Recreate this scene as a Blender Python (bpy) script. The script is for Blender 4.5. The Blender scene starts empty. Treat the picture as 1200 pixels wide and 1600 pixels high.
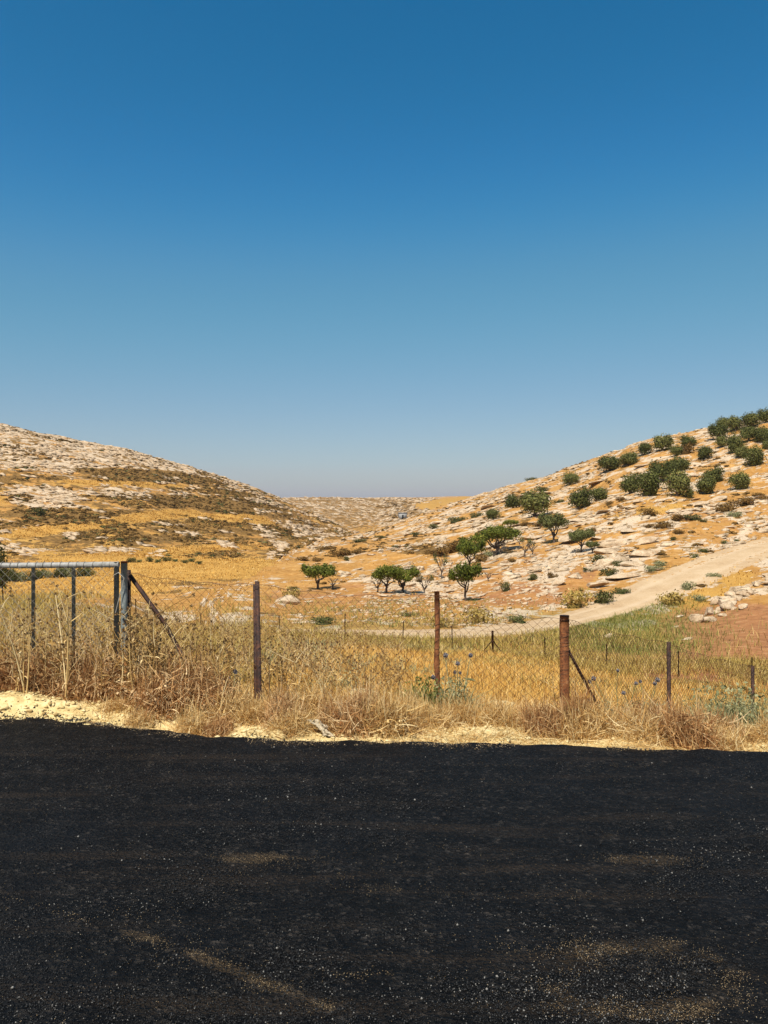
import bpy, bmesh, math, random
import numpy as np

# ------------------------------------------------------------------ camera, world, sun, exposure
SC = bpy.context.scene
COL = SC.collection
EYE = 1.65            # camera height above the asphalt (m)
F = 1250.0            # focal length in photo pixels (photo is 1200 x 1600)
cam_d = bpy.data.cameras.new('camera')
cam = bpy.data.objects.new('camera', cam_d); COL.objects.link(cam)
cam.location = (0, 0, EYE); cam.rotation_euler = (math.radians(90), 0, 0)
cam_d.sensor_fit = 'VERTICAL'; cam_d.sensor_height = 24.0; cam_d.lens = 24.0 * F / 1600.0
cam_d.clip_start = 0.1; cam_d.clip_end = 20000
SC.camera = cam
SC.render.resolution_x = 768; SC.render.resolution_y = 1024

SUN_EL, SUN_AZ = math.radians(56), math.radians(203)      # azimuth clockwise from +Y (camera looks along +Y)
W = bpy.data.worlds.new('World'); SC.world = W; W.use_nodes = True
wn = W.node_tree; wn.nodes.clear()
sky = wn.nodes.new('ShaderNodeTexSky'); sky.sky_type = 'NISHITA'; sky.sun_disc = False
sky.sun_elevation = SUN_EL; sky.sun_rotation = SUN_AZ
sky.altitude = 300; sky.air_density = 1.0; sky.dust_density = 1.2; sky.ozone_density = 3.0
hs = wn.nodes.new('ShaderNodeHueSaturation'); hs.inputs['Saturation'].default_value = 1.15; hs.inputs['Hue'].default_value = 0.487
hs.inputs['Value'].default_value = 1.0
bg = wn.nodes.new('ShaderNodeBackground'); bg.inputs['Strength'].default_value = 0.075
wo = wn.nodes.new('ShaderNodeOutputWorld')
# camera-like colour response of the whole sky (same everywhere)
def _vmul(inp, k):
    m = wn.nodes.new('ShaderNodeVectorMath'); m.operation = 'SCALE'; m.inputs[3].default_value = k; wn.links.new(inp, m.inputs[0]); return m.outputs[0]
cv = wn.nodes.new('ShaderNodeRGBCurve')
for ci, pts in enumerate((((0,0),(.0505,.0121),(.096,.083),(.275,.295),(1,1)), ((0,0),(.12,.117),(.208,.240),(.362,.360),(1,.95)), ((0,0),(.225,.273),(.30,.375),(.36,.40),(1,.95)))):
    c = cv.mapping.curves[ci]
    for p in pts[1:-1]: c.points.new(*p)
    c.points[0].location = pts[0]; c.points[-1].location = pts[-1]
    for p in c.points: p.handle_type = 'AUTO_CLAMPED'
cv.mapping.extend = 'EXTRAPOLATED'; cv.mapping.update()
wn.links.new(sky.outputs[0], hs.inputs['Color']); wn.links.new(_vmul(hs.outputs[0], .075), cv.inputs['Color'])
wn.links.new(_vmul(cv.outputs[0], 1/.075), bg.inputs[0]); wn.links.new(bg.outputs[0], wo.inputs[0])

sun_d = bpy.data.lights.new('sun', 'SUN'); sun_d.energy = 5.0; sun_d.angle = math.radians(0.53); sun_d.color = (1.0, 0.93, 0.82)
sun = bpy.data.objects.new('sun', sun_d); COL.objects.link(sun)
sun.rotation_euler = (math.pi/2 - SUN_EL, 0, math.pi - SUN_AZ)
sun.location = (-20, -20, 40)
SC.view_settings.view_transform = 'Standard'; SC.view_settings.look = 'None'
SC.view_settings.exposure = 0.4; SC.view_settings.gamma = 1.0

rng = np.random.default_rng(11); random.seed(11)
pi = math.pi

# ------------------------------------------------------------------ noise
def _h(ix, iy, seed):
    n = (ix.astype(np.int64)*374761393 + iy.astype(np.int64)*668265263 + seed*1442695041) & 0xffffffff
    n = ((n ^ (n >> 13)) * 1274126177) & 0xffffffff
    n = ((n ^ (n >> 16)) * 2246822519) & 0xffffffff
    return ((n ^ (n >> 15)) & 0xffffff) / float(0xffffff)
def vn(x, y, seed=0):
    x = np.asarray(x, float); y = np.asarray(y, float)
    xi = np.floor(x); yi = np.floor(y); fx = x-xi; fy = y-yi
    fx = fx*fx*(3-2*fx); fy = fy*fy*(3-2*fy)
    a = _h(xi, yi, seed); b = _h(xi+1, yi, seed); c = _h(xi, yi+1, seed); d = _h(xi+1, yi+1, seed)
    return (a*(1-fx)+b*fx)*(1-fy) + (c*(1-fx)+d*fx)*fy
def fbm(x, y, seed=0, o=4):
    s = 0; a = .5; t = 0
    for i in range(o):
        s = s + a*vn(x*2**i, y*2**i, seed+i*17); t += a; a *= .5
    return s/t
def sst(a, b, x):
    t = np.clip((x-a)/(b-a), 0, 1); return t*t*(3-2*t)

# ------------------------------------------------------------------ lie of the land, from surveyed bearings, distances and heights
CP = []   # (u, Y, slope from eye)
def cz(px, Y, z): CP.append(((px-600)/F, Y, (z-EYE)/Y))
def cp(px, Y, py): CP.append(((px-600)/F, Y, (800-py)/F))
for px in (-1500, -600, 0, 300, 600, 900, 1200, 1800, 2700):
    cz(px, 4.0, -.10); cz(px, 5.2, -.09)
for px, z62, z8, z11, z16, z30 in ((-1500,-.05,-.25,-.4,-.6,-1.2),(-600,-.05,-.25,-.45,-.7,-1.6),(0,-.05,-.22,-.5,-.85,-2.1),(200,-.05,-.25,-.55,-.95,-2.45),
        (400,-.05,-.30,-.65,-1.2,-2.9),(600,-.05,-.34,-.75,-1.4,-3.35),(800,-.06,-.40,-.9,-1.65,-3.75),(1000,-.1,-.62,-1.2,-2.1,-4.25),
        (1200,-.15,-.85,-1.5,-2.45,-4.5),(1800,-.2,-1.1,-2.0,-3.0,-4.8),(2700,-.2,-1.2,-2.2,-3.2,-4.8)):
    cz(px, 6.3, z62); cz(px, 8.2, z8); cz(px, 11, z11); cz(px, 16, z16); cz(px, 30, z30)
COLS = {
 -1500: ((40,-1),(60,890),(90,800),(130,700),(190,600),(260,590),(600,690),(1500,760)),
 -600: ((40,920),(60,895),(90,835),(120,760),(150,690),(190,620),(260,600),(600,690),(1500,760)),
 0: ((40,940),(60,925),(90,893),(110,869),(130,836),(150,803),(170,770),(190,735),(210,700),(236,666),(300,678),(600,745),(1500,780)),
 100: ((60,925),(90,893),(110,870),(150,812),(190,750),(225,700),(243,686),(310,700)),
 200: ((40,950),(60,925),(90,894),(110,873),(130,850),(150,822),(175,788),(200,755),(230,717),(250,704),(320,718),(600,770),(1500,785)),
 300: ((60,926),(90,896),(110,874),(140,850),(170,820),(200,788),(240,742),(258,731),(330,745),(600,780)),
 400: ((40,972),(50,948),(65,924),(80,905),(100,881),(130,862),(160,842),(200,812),(240,778),(268,763),(340,778),(500,790),(600,781),(900,786),(1500,792)),
 450: ((100,879),(140,857),(190,835),(240,802),(276,785),(340,798),(600,780)),
 500: ((40,984),(48,962),(60,935),(75,912),(90,892),(110,873),(140,856),(180,842),(230,836),(282,807),(330,815),(450,797),(600,779.5),(900,784),(1500,790)),
 550: ((140,847),(200,836),(300,829),(350,833),(450,803),(600,779.5)),
 600: ((40,990),(48,960),(65,920),(80,897),(100,873),(130,851),(170,834),(215,823),(260,838),(320,836),(400,812),(500,791),(600,780),(900,782),(1500,788)),
 650: ((170,822),(230,806),(280,818),(400,808),(600,780)),
 700: ((40,990),(48,965),(57,941),(65,922),(80,895),(100,863),(130,835),(170,811),(235,788),(290,800),(400,804),(500,788),(640,780),(900,776),(1500,785)),
 800: ((40,992),(48,970),(56,942),(65,916),(75,893),(85,870),(100,841),(125,809),(160,785),(222,757),(290,772),(500,790),(900,777),(1500,785)),
 900: ((40,1000),(57,942),(68,896),(85,853),(105,815),(130,784),(160,755),(190,727),(240,738),(400,775),(1500,785)),
 1000: ((40,1002),(50,962),(68,890),(82,838),(100,795),(125,752),(150,715),(168,692),(220,702),(400,755),(1500,780)),
 1100: ((38,1008),(48,975),(80,832),(100,785),(120,742),(140,704),(156,676),(210,685),(400,745)),
 1200: ((35,1018),(45,975),(52,940),(58,905),(88,806),(105,765),(125,712),(150,656),(200,664),(400,735),(1500,770)),
 1800: ((40,985),(55,905),(75,800),(100,710),(130,630),(170,585),(400,660),(1500,750)),
 2700: ((40,960),(55,880),(75,780),(100,690),(130,620),(170,580),(400,660),(1500,750)),
}
TRACK_P = ((250,988,39),(430,989,40),(600,990,40),(720,990,41),(800,983,44),(880,970,48.5),(960,948,54),(1040,916,60),(1110,886,66),(1200,852,75),(1320,822,84),(1500,795,98))
for px, pts in COLS.items():
    for Y, py in pts:
        if py == -1: cz(px, Y, -2.0)
        else: cp(px, Y, py)
for px, py, Y in TRACK_P: cp(px, Y, py)
CP = np.array(CP)
SU = 4.0
def _phi(r2): return .5*r2*np.log(np.maximum(r2, 1e-12))
_A = np.c_[CP[:,0]*SU, np.log(CP[:,1])]
n = len(_A)
_K = _phi(((_A[:,None,:]-_A[None])**2).sum(-1)) + np.eye(n)*2e-3
_P = np.c_[np.ones(n), _A]
_S = np.linalg.solve(np.block([[_K, _P],[_P.T, np.zeros((3,3))]]), np.r_[CP[:,2], np.zeros(3)])
def slope(u, Y):
    u = np.asarray(u, float).ravel(); L = np.log(np.asarray(Y, float).ravel())
    out = np.empty(len(u))
    for i in range(0, len(u), 40000):
        q = np.c_[u[i:i+40000]*SU, L[i:i+40000]]
        r2 = (q[:,None,0]-_A[None,:,0])**2 + (q[:,None,1]-_A[None,:,1])**2
        out[i:i+40000] = _phi(r2) @ _S[:n] + _S[n] + q @ _S[n+1:]
    return out
TRK = np.array([((px-600)/F*Y, Y, EYE+(800-py)/F*Y) for px, py, Y in TRACK_P])
_t = np.linspace(0, len(TRK)-1, 160)
def _cr(P, t):     # Catmull-Rom through the track points
    i = np.clip(np.floor(t).astype(int), 0, len(P)-2); f = (t-i)[:,None]
    p0 = P[np.maximum(i-1,0)]; p1 = P[i]; p2 = P[i+1]; p3 = P[np.minimum(i+2,len(P)-1)]
    return .5*((2*p1)+(-p0+p2)*f+(2*p0-5*p1+4*p2-p3)*f*f+(-p0+3*p1-3*p2+p3)*f**3)
TRKS = _cr(TRK, _t)
def track_near(X, Y):
    d = np.full(X.shape, 1e9); z = np.zeros(X.shape)
    m = (Y > 30) & (Y < 110)
    if m.any():
        x = X[m]; y = Y[m]
        dd = (x[:,None]-TRKS[None,:,0])**2 + (y[:,None]-TRKS[None,:,1])**2
        k = dd.argmin(1); d[m] = np.sqrt(dd[np.arange(len(k)),k]); z[m] = TRKS[k,2]
    return d, z
def px_of(X, Y): return 600+F*X/Y
def is_left(px, Y): return px < np.interp(Y, (50,100,140,200,300,330), (330,420,465,530,570,590))
def bed(X, Y, z):
    l = sst(-.02, .02, np.interp(Y, (50,100,140,200,300,330), (330,420,465,530,570,590))/F*1.0 - px_of(X,Y)/F)
    return l*(z+.2*X) + (1-l)*(z-.22*X)
def height(X, Y):
    X = np.atleast_1d(np.asarray(X, float)); Y = np.atleast_1d(np.asarray(Y, float))
    u = X/Y
    z = EYE + slope(u, Y)*Y
    # verge: low banks of scraped spoil along the road
    vg = sst(5.75, 6.2, Y)*(1-sst(7.4, 8.4, Y))
    z = z + vg*(.16*(fbm(X*1.3, Y*1.6, 5)-.42) + .06*(fbm(X*5, Y*6, 9)-.5)) + .17*(.6+.8*fbm(X*2.2,Y*2.2,6))*np.exp(-((X+2.9)/1.1)**2)*np.exp(-((Y-6.78)/.26)**2)
    fd = sst(8, 10, Y)*(1-sst(60, 90, Y))
    z = z + fd*(.22*(fbm(X*.35, Y*.35, 21)-.5))
    mid = sst(42, 55, Y)*(1-sst(320, 420, Y))
    z = z + mid*(1.1*(fbm(X*.09, Y*.09, 31)-.5) + .5*(fbm(X*.33, Y*.33, 35)-.5))
    far = sst(320, 420, Y)
    z = z + far*2.5*(fbm(X*.02, Y*.02, 41)-.5)
    # limestone ledges: step the hillsides along the bedding
    hill = sst(58, 75, Y)*(1-sst(260, 320, Y))*sst(15,45,np.where(is_left(px_of(X,Y),Y), Y-100, Y-50))
    b = bed(X, Y, z) + 1.3*(fbm(X*.07, Y*.07, 51)-.5)
    per = 1.25
    fr = b/per - np.floor(b/per)
    z = z + hill*per*(sst(.55,1.,fr)-fr)*.55*sst(.35,.6,fbm(X*.12,Y*.12,57))
    d, tz = track_near(X, Y)
    w = 1-sst(2.9, 5.5, d)
    return z*(1-w)+tz*w
# column tables to place things by bearing
_Yt = np.exp(np.linspace(math.log(7), math.log(700), 700))
def find_Y(px, py, ymin=30, ymax=320):
    Ys = _Yt[(_Yt>=ymin)&(_Yt<=ymax)]
    p = 800-F*slope(np.full(len(Ys),(px-600)/F), Ys)
    k = np.nonzero(p <= py)[0]
    if len(k) == 0: return float(Ys[p.argmin()])
    return float(Ys[k[0]])
def on(px, Y):
    X = (px-600)/F*Y
    return np.array((X, Y, height(X, Y)[0]))
def at(px, py, Y): return np.array(((px-600)/F*Y, Y, EYE+(800-py)/F*Y))
def road_at(px, py):
    Y = EYE*F/(py-800); return np.array(((px-600)/F*Y, Y, 0))

# ------------------------------------------------------------------ land cover: gold grass, scrub, limestone, red soil, pale spoil, green
COVER = [  # px, py, rx, ry, tilt deg, channel values (gold, scrub, rock, red)
 # left hill, from the crest down
 (60,700,330,40,9,(.05,.45,.64,0)), (300,738,130,26,17,(.05,.45,.62,0)),
 (230,744,125,11,3,(.12,.80,.15,0)), (40,748,70,8,0,(.35,.65,.2,0)), (370,775,70,10,14,(.1,.7,.35,0)),
 (190,756,110,5,2,(.95,.3,.1,0)), (20,776,32,12,0,(.9,.25,.1,0)),
 (70,778,70,20,4,(.1,.42,.62,0)), (230,772,120,11,4,(.15,.46,.58,0)), (330,790,120,14,6,(.1,.78,.12,0)),
 (140,808,150,14,2,(.35,.68,.15,0)), (430,790,60,12,25,(.05,.75,.3,0)),
 (70,832,110,10,-7,(.98,.2,.05,0)), (230,808,90,9,-6,(.95,.25,.05,0)), (380,810,90,7,3,(.95,.3,.1,0)),
 (180,840,190,15,-3,(.5,.60,.34,0)), (350,825,120,11,4,(.5,.66,.32,0)), (470,820,70,14,18,(.2,.6,.42,0)),
 (60,868,110,8,2,(.62,.45,.34,0)), (260,862,180,7,-4,(.95,.25,.1,0)), (420,845,70,9,0,(.4,.6,.35,0)),
 (250,888,230,20,0,(1.,.0,.0,0)), (90,915,170,24,0,(1.,.05,.0,0)), (330,893,90,10,-8,(.95,.0,.05,0)),
 # right hill and orchard soil
 (430,915,120,16,-6,(.35,.1,.28,0)), (600,935,230,28,0,(.05,.12,.30,.45)), (560,880,190,24,-7,(.06,.2,.31,.1)),
 (690,855,70,12,-6,(.1,.75,.1,0)), (770,900,170,40,-8,(.08,.18,.44,.45)), (960,860,130,50,-20,(.1,.28,.54,.1)),
 (990,795,110,14,-3,(.7,.2,.3,0)), (840,930,120,22,0,(.05,.1,.38,.6)), (905,905,40,20,-40,(.2,.1,.1,.5)),
 (1120,820,140,40,-8,(.25,.30,.43,.35)), (1150,985,130,50,0,(.03,.1,.05,1.)), (1120,920,70,22,-25,(.8,.15,.3,.3)),
 (820,800,200,40,-14,(.08,.33,.45,.0)), (1050,720,240,60,-18,(.15,.3,.46,.0)),
 # far plateau
 (560,800,200,24,0,(.05,.55,.52,0)), (700,787,60,9,-4,(1.,.05,.0,0)), (750,780,40,6,0,(1.,.05,0,0)), (520,781,90,3,0,(.1,.6,.5,0)),
]
def cover(px, py, Y):
    z = np.zeros((len(px), 4)); z[:] = (.15,.3,.42,.1)
    L = is_left(px, Y) & (Y > 60)
    z[L] = (.45,.5,.34,0)
    for cx, cy, rx, ry, a, val in COVER:
        onleft = cx < 480
        a = math.radians(a); dx = px-cx; dy = py-cy
        x = (dx*math.cos(a)+dy*math.sin(a))/rx; y = (-dx*math.sin(a)+dy*math.cos(a))/ry
        w = 1-sst(.65, 1.15, np.sqrt(x*x+y*y))
        if cy <= 803 and 400 < cx < 780 and rx != 200 or (cx == 560 and cy == 800): w = w*(Y > 330)
        elif cx > 480: w = w*(Y < 330)*((~L) | (Y < 60) | (cx < 500))
        w = w*(Y > 33)
        z = z*(1-w[:,None])+np.array(val)[None]*w[:,None]
    nr = Y <= 42
    k = (1-sst(33,42,Y))[:,None]
    rs = (sst(960,1060,px)*sst(25,29,Y))[:,None]
    z = z*(1-k) + (np.array((.55,.40,.0,.2))[None]*(1-rs)+np.array((.1,.2,.02,1.))[None]*rs)*k
    return z
def cover2(X, Y):     # pale spoil of the verge, green flush by the track, dirt by the track
    pale = sst(5.6,5.9,Y)*(1-sst(6.9,7.7,Y+.8*(fbm(X*.8,Y*.8,61)-.5)))
    px = px_of(X, Y)
    gr = np.exp(-((px-950)/120)**2)*sst(33,37,Y)*(1-sst(50,56,Y)) + .6*np.exp(-((px-560)/200)**2)*sst(33,36,Y)*(1-sst(43,47,Y))
    return np.clip(pale,0,1), np.clip(gr,0,1)

# ------------------------------------------------------------------ mesh helpers (numpy)
def mk(name, V, Fa, T=None, mat=None, parent=None, smooth=False, attrs=None):
    me = bpy.data.meshes.new(name)
    V = np.ascontiguousarray(V, np.float32); Fa = np.ascontiguousarray(Fa, np.int32)
    k = Fa.shape[1]
    me.vertices.add(len(V)); me.vertices.foreach_set('co', V.ravel())
    me.loops.add(len(Fa)*k); me.loops.foreach_set('vertex_index', Fa.ravel())
    me.polygons.add(len(Fa)); me.polygons.foreach_set('loop_start', np.arange(0, len(Fa)*k, k, dtype=np.int32))
    if smooth: me.polygons.foreach_set('use_smooth', np.ones(len(Fa), bool))
    me.update(calc_edges=True)
    if T is not None:
        a = me.attributes.new('tint', 'FLOAT', 'POINT'); a.data.foreach_set('value', np.ascontiguousarray(T, np.float32))
    for nm, (typ, arr) in (attrs or {}).items():
        a = me.attributes.new(nm, typ, 'POINT')
        a.data.foreach_set('color' if typ == 'FLOAT_COLOR' else ('vector' if typ == 'FLOAT_VECTOR' else 'value'), np.ascontiguousarray(arr, np.float32).ravel())
    if mat: me.materials.append(mat)
    o = bpy.data.objects.new(name, me); COL.objects.link(o)
    if parent: o.parent = parent
    return o
def tag(o, label=None, cat=None, group=None, kind=None):
    if label: o['label'] = label
    if cat: o['category'] = cat
    if group: o['group'] = group
    if kind: o['kind'] = kind
    return o
def empty(name, loc, rz=0, s=1.0):
    o = bpy.data.objects.new(name, None); COL.objects.link(o); o.empty_display_size = .2
    o.location = tuple(loc); o.rotation_euler = (0,0,rz); o.scale = (s,s,s); return o
def dup(o, parent=None):
    c = o.copy(); COL.objects.link(c); c.parent = parent
    for ch in o.children: dup(ch, c)
    return c
def cat(parts):
    Vs=[];Fs=[];Ts=[];b=0
    for V,Fa,T in parts:
        if len(V)==0: continue
        Vs.append(V);Fs.append(Fa+b);Ts.append(T);b+=len(V)
    return np.concatenate(Vs),np.concatenate(Fs),np.concatenate(Ts)
def tubes(P, R, sides=3, tint=None, cap=False):
    """P (N,K,3) polylines, R (N,K) radii -> prisms"""
    P=np.asarray(P,float); R=np.broadcast_to(np.asarray(R,float),P.shape[:2]); N,K,_=P.shape
    D=np.gradient(P,axis=1); D/=np.linalg.norm(D,axis=2,keepdims=True)+1e-9
    ref=np.where(np.abs(D[...,2:3])>.9,np.array((1.,0,0)),np.array((0,0,1.)))
    A=np.cross(D,ref); A/=np.linalg.norm(A,axis=2,keepdims=True)+1e-9; B=np.cross(D,A)
    th=np.arange(sides)*2*pi/sides
    V=P[:,:,None]+R[:,:,None,None]*(A[:,:,None]*np.cos(th)[None,None,:,None]+B[:,:,None]*np.sin(th)[None,None,:,None])
    idx=np.arange(N*K*sides).reshape(N,K,sides)
    a=idx[:,:-1]; b=idx[:,1:]; a2=np.roll(a,-1,2); b2=np.roll(b,-1,2)
    Fa=np.concatenate([np.stack([a,b,b2],-1).reshape(-1,3),np.stack([a,b2,a2],-1).reshape(-1,3)])
    if cap:
        c=[]
        for k in (0,K-1):
            q=idx[:,k]
            for s in range(1,sides-1): c.append(np.stack([q[:,0],q[:,s],q[:,s+1]],-1))
        Fa=np.concatenate([Fa]+c)
    if tint is None: tint=rng.random(N)
    return V.reshape(-1,3),Fa,np.repeat(tint,K*sides)
def ribbons(P, Wd, side, tint=None):
    """P (N,K,3) centre lines, Wd (N,K) widths, side (N,3) width direction -> flat blades"""
    N,K,_=P.shape; Wd=np.broadcast_to(Wd,(N,K))
    o=side[:,None,:]*Wd[:,:,None]*.5
    V=np.stack([P-o,P+o],2)
    idx=np.arange(N*K*2).reshape(N,K,2)
    a=idx[:,:-1,0];b=idx[:,:-1,1];c=idx[:,1:,1];d=idx[:,1:,0]
    Fa=np.concatenate([np.stack([a,b,c],-1).reshape(-1,3),np.stack([a,c,d],-1).reshape(-1,3)])
    if tint is None: tint=rng.random(N)
    return V.reshape(-1,3),Fa,np.repeat(tint,K*2)
def blades(P, H, Wd, lean=.5, tint=None, K=3, droop=.3):
    N=len(P); az=rng.random(N)*2*pi; L=lean*(.3+rng.random(N))
    t=np.linspace(0,1,K)[None]
    H=np.broadcast_to(H,(N,))
    out=(L*H)[:,None]*t**1.7
    up=H[:,None]*(t-droop*L[:,None]*t**2.2)
    C=np.stack([P[:,0:1]+np.cos(az)[:,None]*out,P[:,1:2]+np.sin(az)[:,None]*out,P[:,2:3]+up],-1)
    s=az+pi/2+rng.normal(0,.5,N)
    side=np.stack([np.cos(s),np.sin(s),np.zeros(N)],-1)
    w=np.broadcast_to(Wd,(N,))[:,None]*(1-t**1.5*.92)
    return ribbons(C,w,side,tint)
def unit(n): 
    v=rng.normal(size=(n,3)); return v/np.linalg.norm(v,axis=1,keepdims=True)
def leaves(C, S, nrm=None, asp=.5, tint=None):
    """diamond leaves at C with length S"""
    N=len(C); S=np.broadcast_to(S,(N,))[:,None]
    a=unit(N)
    if nrm is not None:
        a=a-nrm*(a*nrm).sum(1,keepdims=True)*.7; a/=np.linalg.norm(a,axis=1,keepdims=True)
    b=np.cross(a,unit(N) if nrm is None else nrm+.6*unit(N)); b/=np.linalg.norm(b,axis=1,keepdims=True)+1e-9
    V=np.stack([C-a*S*.5,C+b*S*asp*.5,C+a*S*.5,C-b*S*asp*.5],1).reshape(-1,3)
    i=np.arange(N)*4
    Fa=np.concatenate([np.stack([i,i+1,i+2],-1),np.stack([i,i+2,i+3],-1)])
    if tint is None: tint=rng.random(N)
    return V,Fa,np.repeat(tint,4)
def inst(variants, P, rz, s, tint_add=None, sz=None, tilt=None):
    """bake many placements of a few small meshes into one mesh"""
    out=[]; k=rng.integers(0,len(variants),len(P)); s=np.broadcast_to(s,(len(P),))
    sz=s if sz is None else np.broadcast_to(sz,(len(P),))
    for j,(V,Fa,T) in enumerate(variants):
        m=np.nonzero(k==j)[0]
        if len(m)==0: continue
        c=np.cos(rz[m])[:,None]; sn=np.sin(rz[m])[:,None]
        x=V[None,:,0]*s[m][:,None]; y=V[None,:,1]*s[m][:,None]; z=V[None,:,2]*sz[m][:,None]
        X=c*x-sn*y; Y=sn*x+c*y
        if tilt is not None: z=z+X*tilt[m][:,None]
        W=np.stack([X,Y,z],-1)+P[m][:,None,:]
        Fb=(Fa[None]+(np.arange(len(m))*len(V))[:,None,None]).reshape(-1,3)
        t=np.broadcast_to(T[None],(len(m),len(V)))
        if tint_add is not None: t=np.clip((t-.5)*.5+tint_add[m][:,None],0,1)
        out.append((W.reshape(-1,3),Fb,t.reshape(-1)))
    return cat(out)
def ico(sub):
    bm=bmesh.new(); bmesh.ops.create_icosphere(bm,subdivisions=sub,radius=1)
    V=np.array([v.co[:] for v in bm.verts]); Fa=np.array([[v.index for v in f.verts] for f in bm.faces]); bm.free(); return V,Fa
ICO={s:ico(s) for s in (1,2,3,4)}
def rock(sub, sx=1, sy=.7, sz=.5, cuts=9, rough=.06, deep=(.45,.85)):
    V,Fa=ICO[sub]; V=V.copy()
    for _ in range(cuts):
        nrm=unit(1)[0]; d=rng.uniform(*deep); h=V@nrm
        V=V-np.maximum(h-d,0)[:,None]*nrm
    V*=1+rough*rng.normal(size=(len(V),1))
    # bedding steps on the sides
    V=V*np.array((sx,sy,sz))
    return V,Fa.copy(),np.full(len(V),.5)
def box(c, s, tint=.5):
    x,y,z=c; a,b,d=s[0]/2,s[1]/2,s[2]/2
    V=np.array([(x+i*a,y+j*b,z+k*d) for i in (-1,1) for j in (-1,1) for k in (-1,1)])
    Fa=np.array([(0,1,3),(0,3,2),(4,6,7),(4,7,5),(0,4,5),(0,5,1),(2,3,7),(2,7,6),(0,2,6),(0,6,4),(1,5,7),(1,7,3)])
    return V,Fa,np.full(8,tint)

# ------------------------------------------------------------------ materials
class NT:
    def __init__(s, name):
        s.m=bpy.data.materials.new(name); s.m.use_nodes=True; s.t=s.m.node_tree; s.t.nodes.clear()
        s.out=s.t.nodes.new('ShaderNodeOutputMaterial')
    def n(s, typ, **kw):
        nd=s.t.nodes.new(typ)
        for k,v in kw.items():
            if hasattr(nd,k) and k not in nd.inputs: setattr(nd,k,v)
            else: nd.inputs[k].default_value=v
        return nd
    def l(s,a,b): s.t.links.new(a,b)
    def noise(s, co, scale, detail=4, rough=.55):
        nd=s.n('ShaderNodeTexNoise'); nd.inputs['Scale'].default_value=scale; nd.inputs['Detail'].default_value=detail; nd.inputs['Roughness'].default_value=rough
        if co is not None: s.l(co,nd.inputs['Vector'])
        return nd.outputs['Fac']
    def ramp(s, fac, stops, interp='LINEAR'):
        nd=s.n('ShaderNodeValToRGB'); cr=nd.color_ramp; cr.interpolation=interp
        while len(cr.elements)<len(stops): cr.elements.new(.5)
        for e,(p,c) in zip(cr.elements,stops): e.position=p; e.color=(*c,1) if len(c)==3 else c
        s.l(fac,nd.inputs[0]); return nd.outputs[0]
    def mth(s, op, a, b=None, c=None, clamp=False):
        nd=s.n('ShaderNodeMath'); nd.operation=op; nd.use_clamp=clamp
        for i,v in enumerate((a,b,c)):
            if v is None: continue
            if isinstance(v,(int,float)): nd.inputs[i].default_value=v
            else: s.l(v,nd.inputs[i])
        return nd.outputs[0]
    def mix(s, f, a, b, typ='MIX'):
        nd=s.n('ShaderNodeMix'); nd.data_type='RGBA'; nd.blend_type=typ
        for k,v in ((0,f),(6,a),(7,b)):
            if isinstance(v,(int,float)): nd.inputs[k].default_value=v
            elif isinstance(v,tuple): nd.inputs[k].default_value=(*v,1)
            else: s.l(v,nd.inputs[k])
        return nd.outputs[2]
    def step(s, x, lo, hi):
        nd=s.n('ShaderNodeMapRange'); nd.interpolation_type='SMOOTHSTEP'; nd.inputs[1].default_value=lo; nd.inputs[2].default_value=hi
        s.l(x,nd.inputs[0]); return nd.outputs[0]
    def attr(s, name): return s.n('ShaderNodeAttribute', attribute_name=name)
    def bump(s, h, strength=.5, dist=.02):
        nd=s.n('ShaderNodeBump'); nd.inputs['Strength'].default_value=strength; nd.inputs['Distance'].default_value=dist
        s.l(h,nd.inputs['Height']); return nd.outputs[0]
    def finish(s, col, rough=.9, spec=.2, normal=None, metal=0, transl=0):
        p=s.n('ShaderNodeBsdfPrincipled')
        if isinstance(col,tuple): p.inputs['Base Color'].default_value=(*col,1)
        else: s.l(col,p.inputs['Base Color'])
        if isinstance(rough,(int,float)): p.inputs['Roughness'].default_value=rough
        else: s.l(rough,p.inputs['Roughness'])
        p.inputs['Specular IOR Level'].default_value=spec; p.inputs['Metallic'].default_value=metal
        if normal is not None: s.l(normal,p.inputs['Normal'])
        if transl:
            tr=s.n('ShaderNodeBsdfTranslucent'); s.l(col,tr.inputs[0])
            mx=s.n('ShaderNodeMixShader'); mx.inputs[0].default_value=transl
            s.l(p.outputs[0],mx.inputs[1]); s.l(tr.outputs[0],mx.inputs[2]); s.l(mx.outputs[0],s.out.inputs[0])
        else: s.l(p.outputs[0],s.out.inputs[0])
        return s.m
def tint_mat(name, stops, rough=.8, spec=.15, transl=.25, objvar=.25):
    t=NT(name); a=t.attr('tint').outputs['Fac']
    if objvar:
        oi=t.n('ShaderNodeObjectInfo'); r=t.mth('MULTIPLY_ADD',oi.outputs['Random'],objvar,-objvar/2); a=t.mth('ADD',a,r,clamp=True)
    return t.finish(t.ramp(a,stops),rough,spec,transl=transl)

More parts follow.
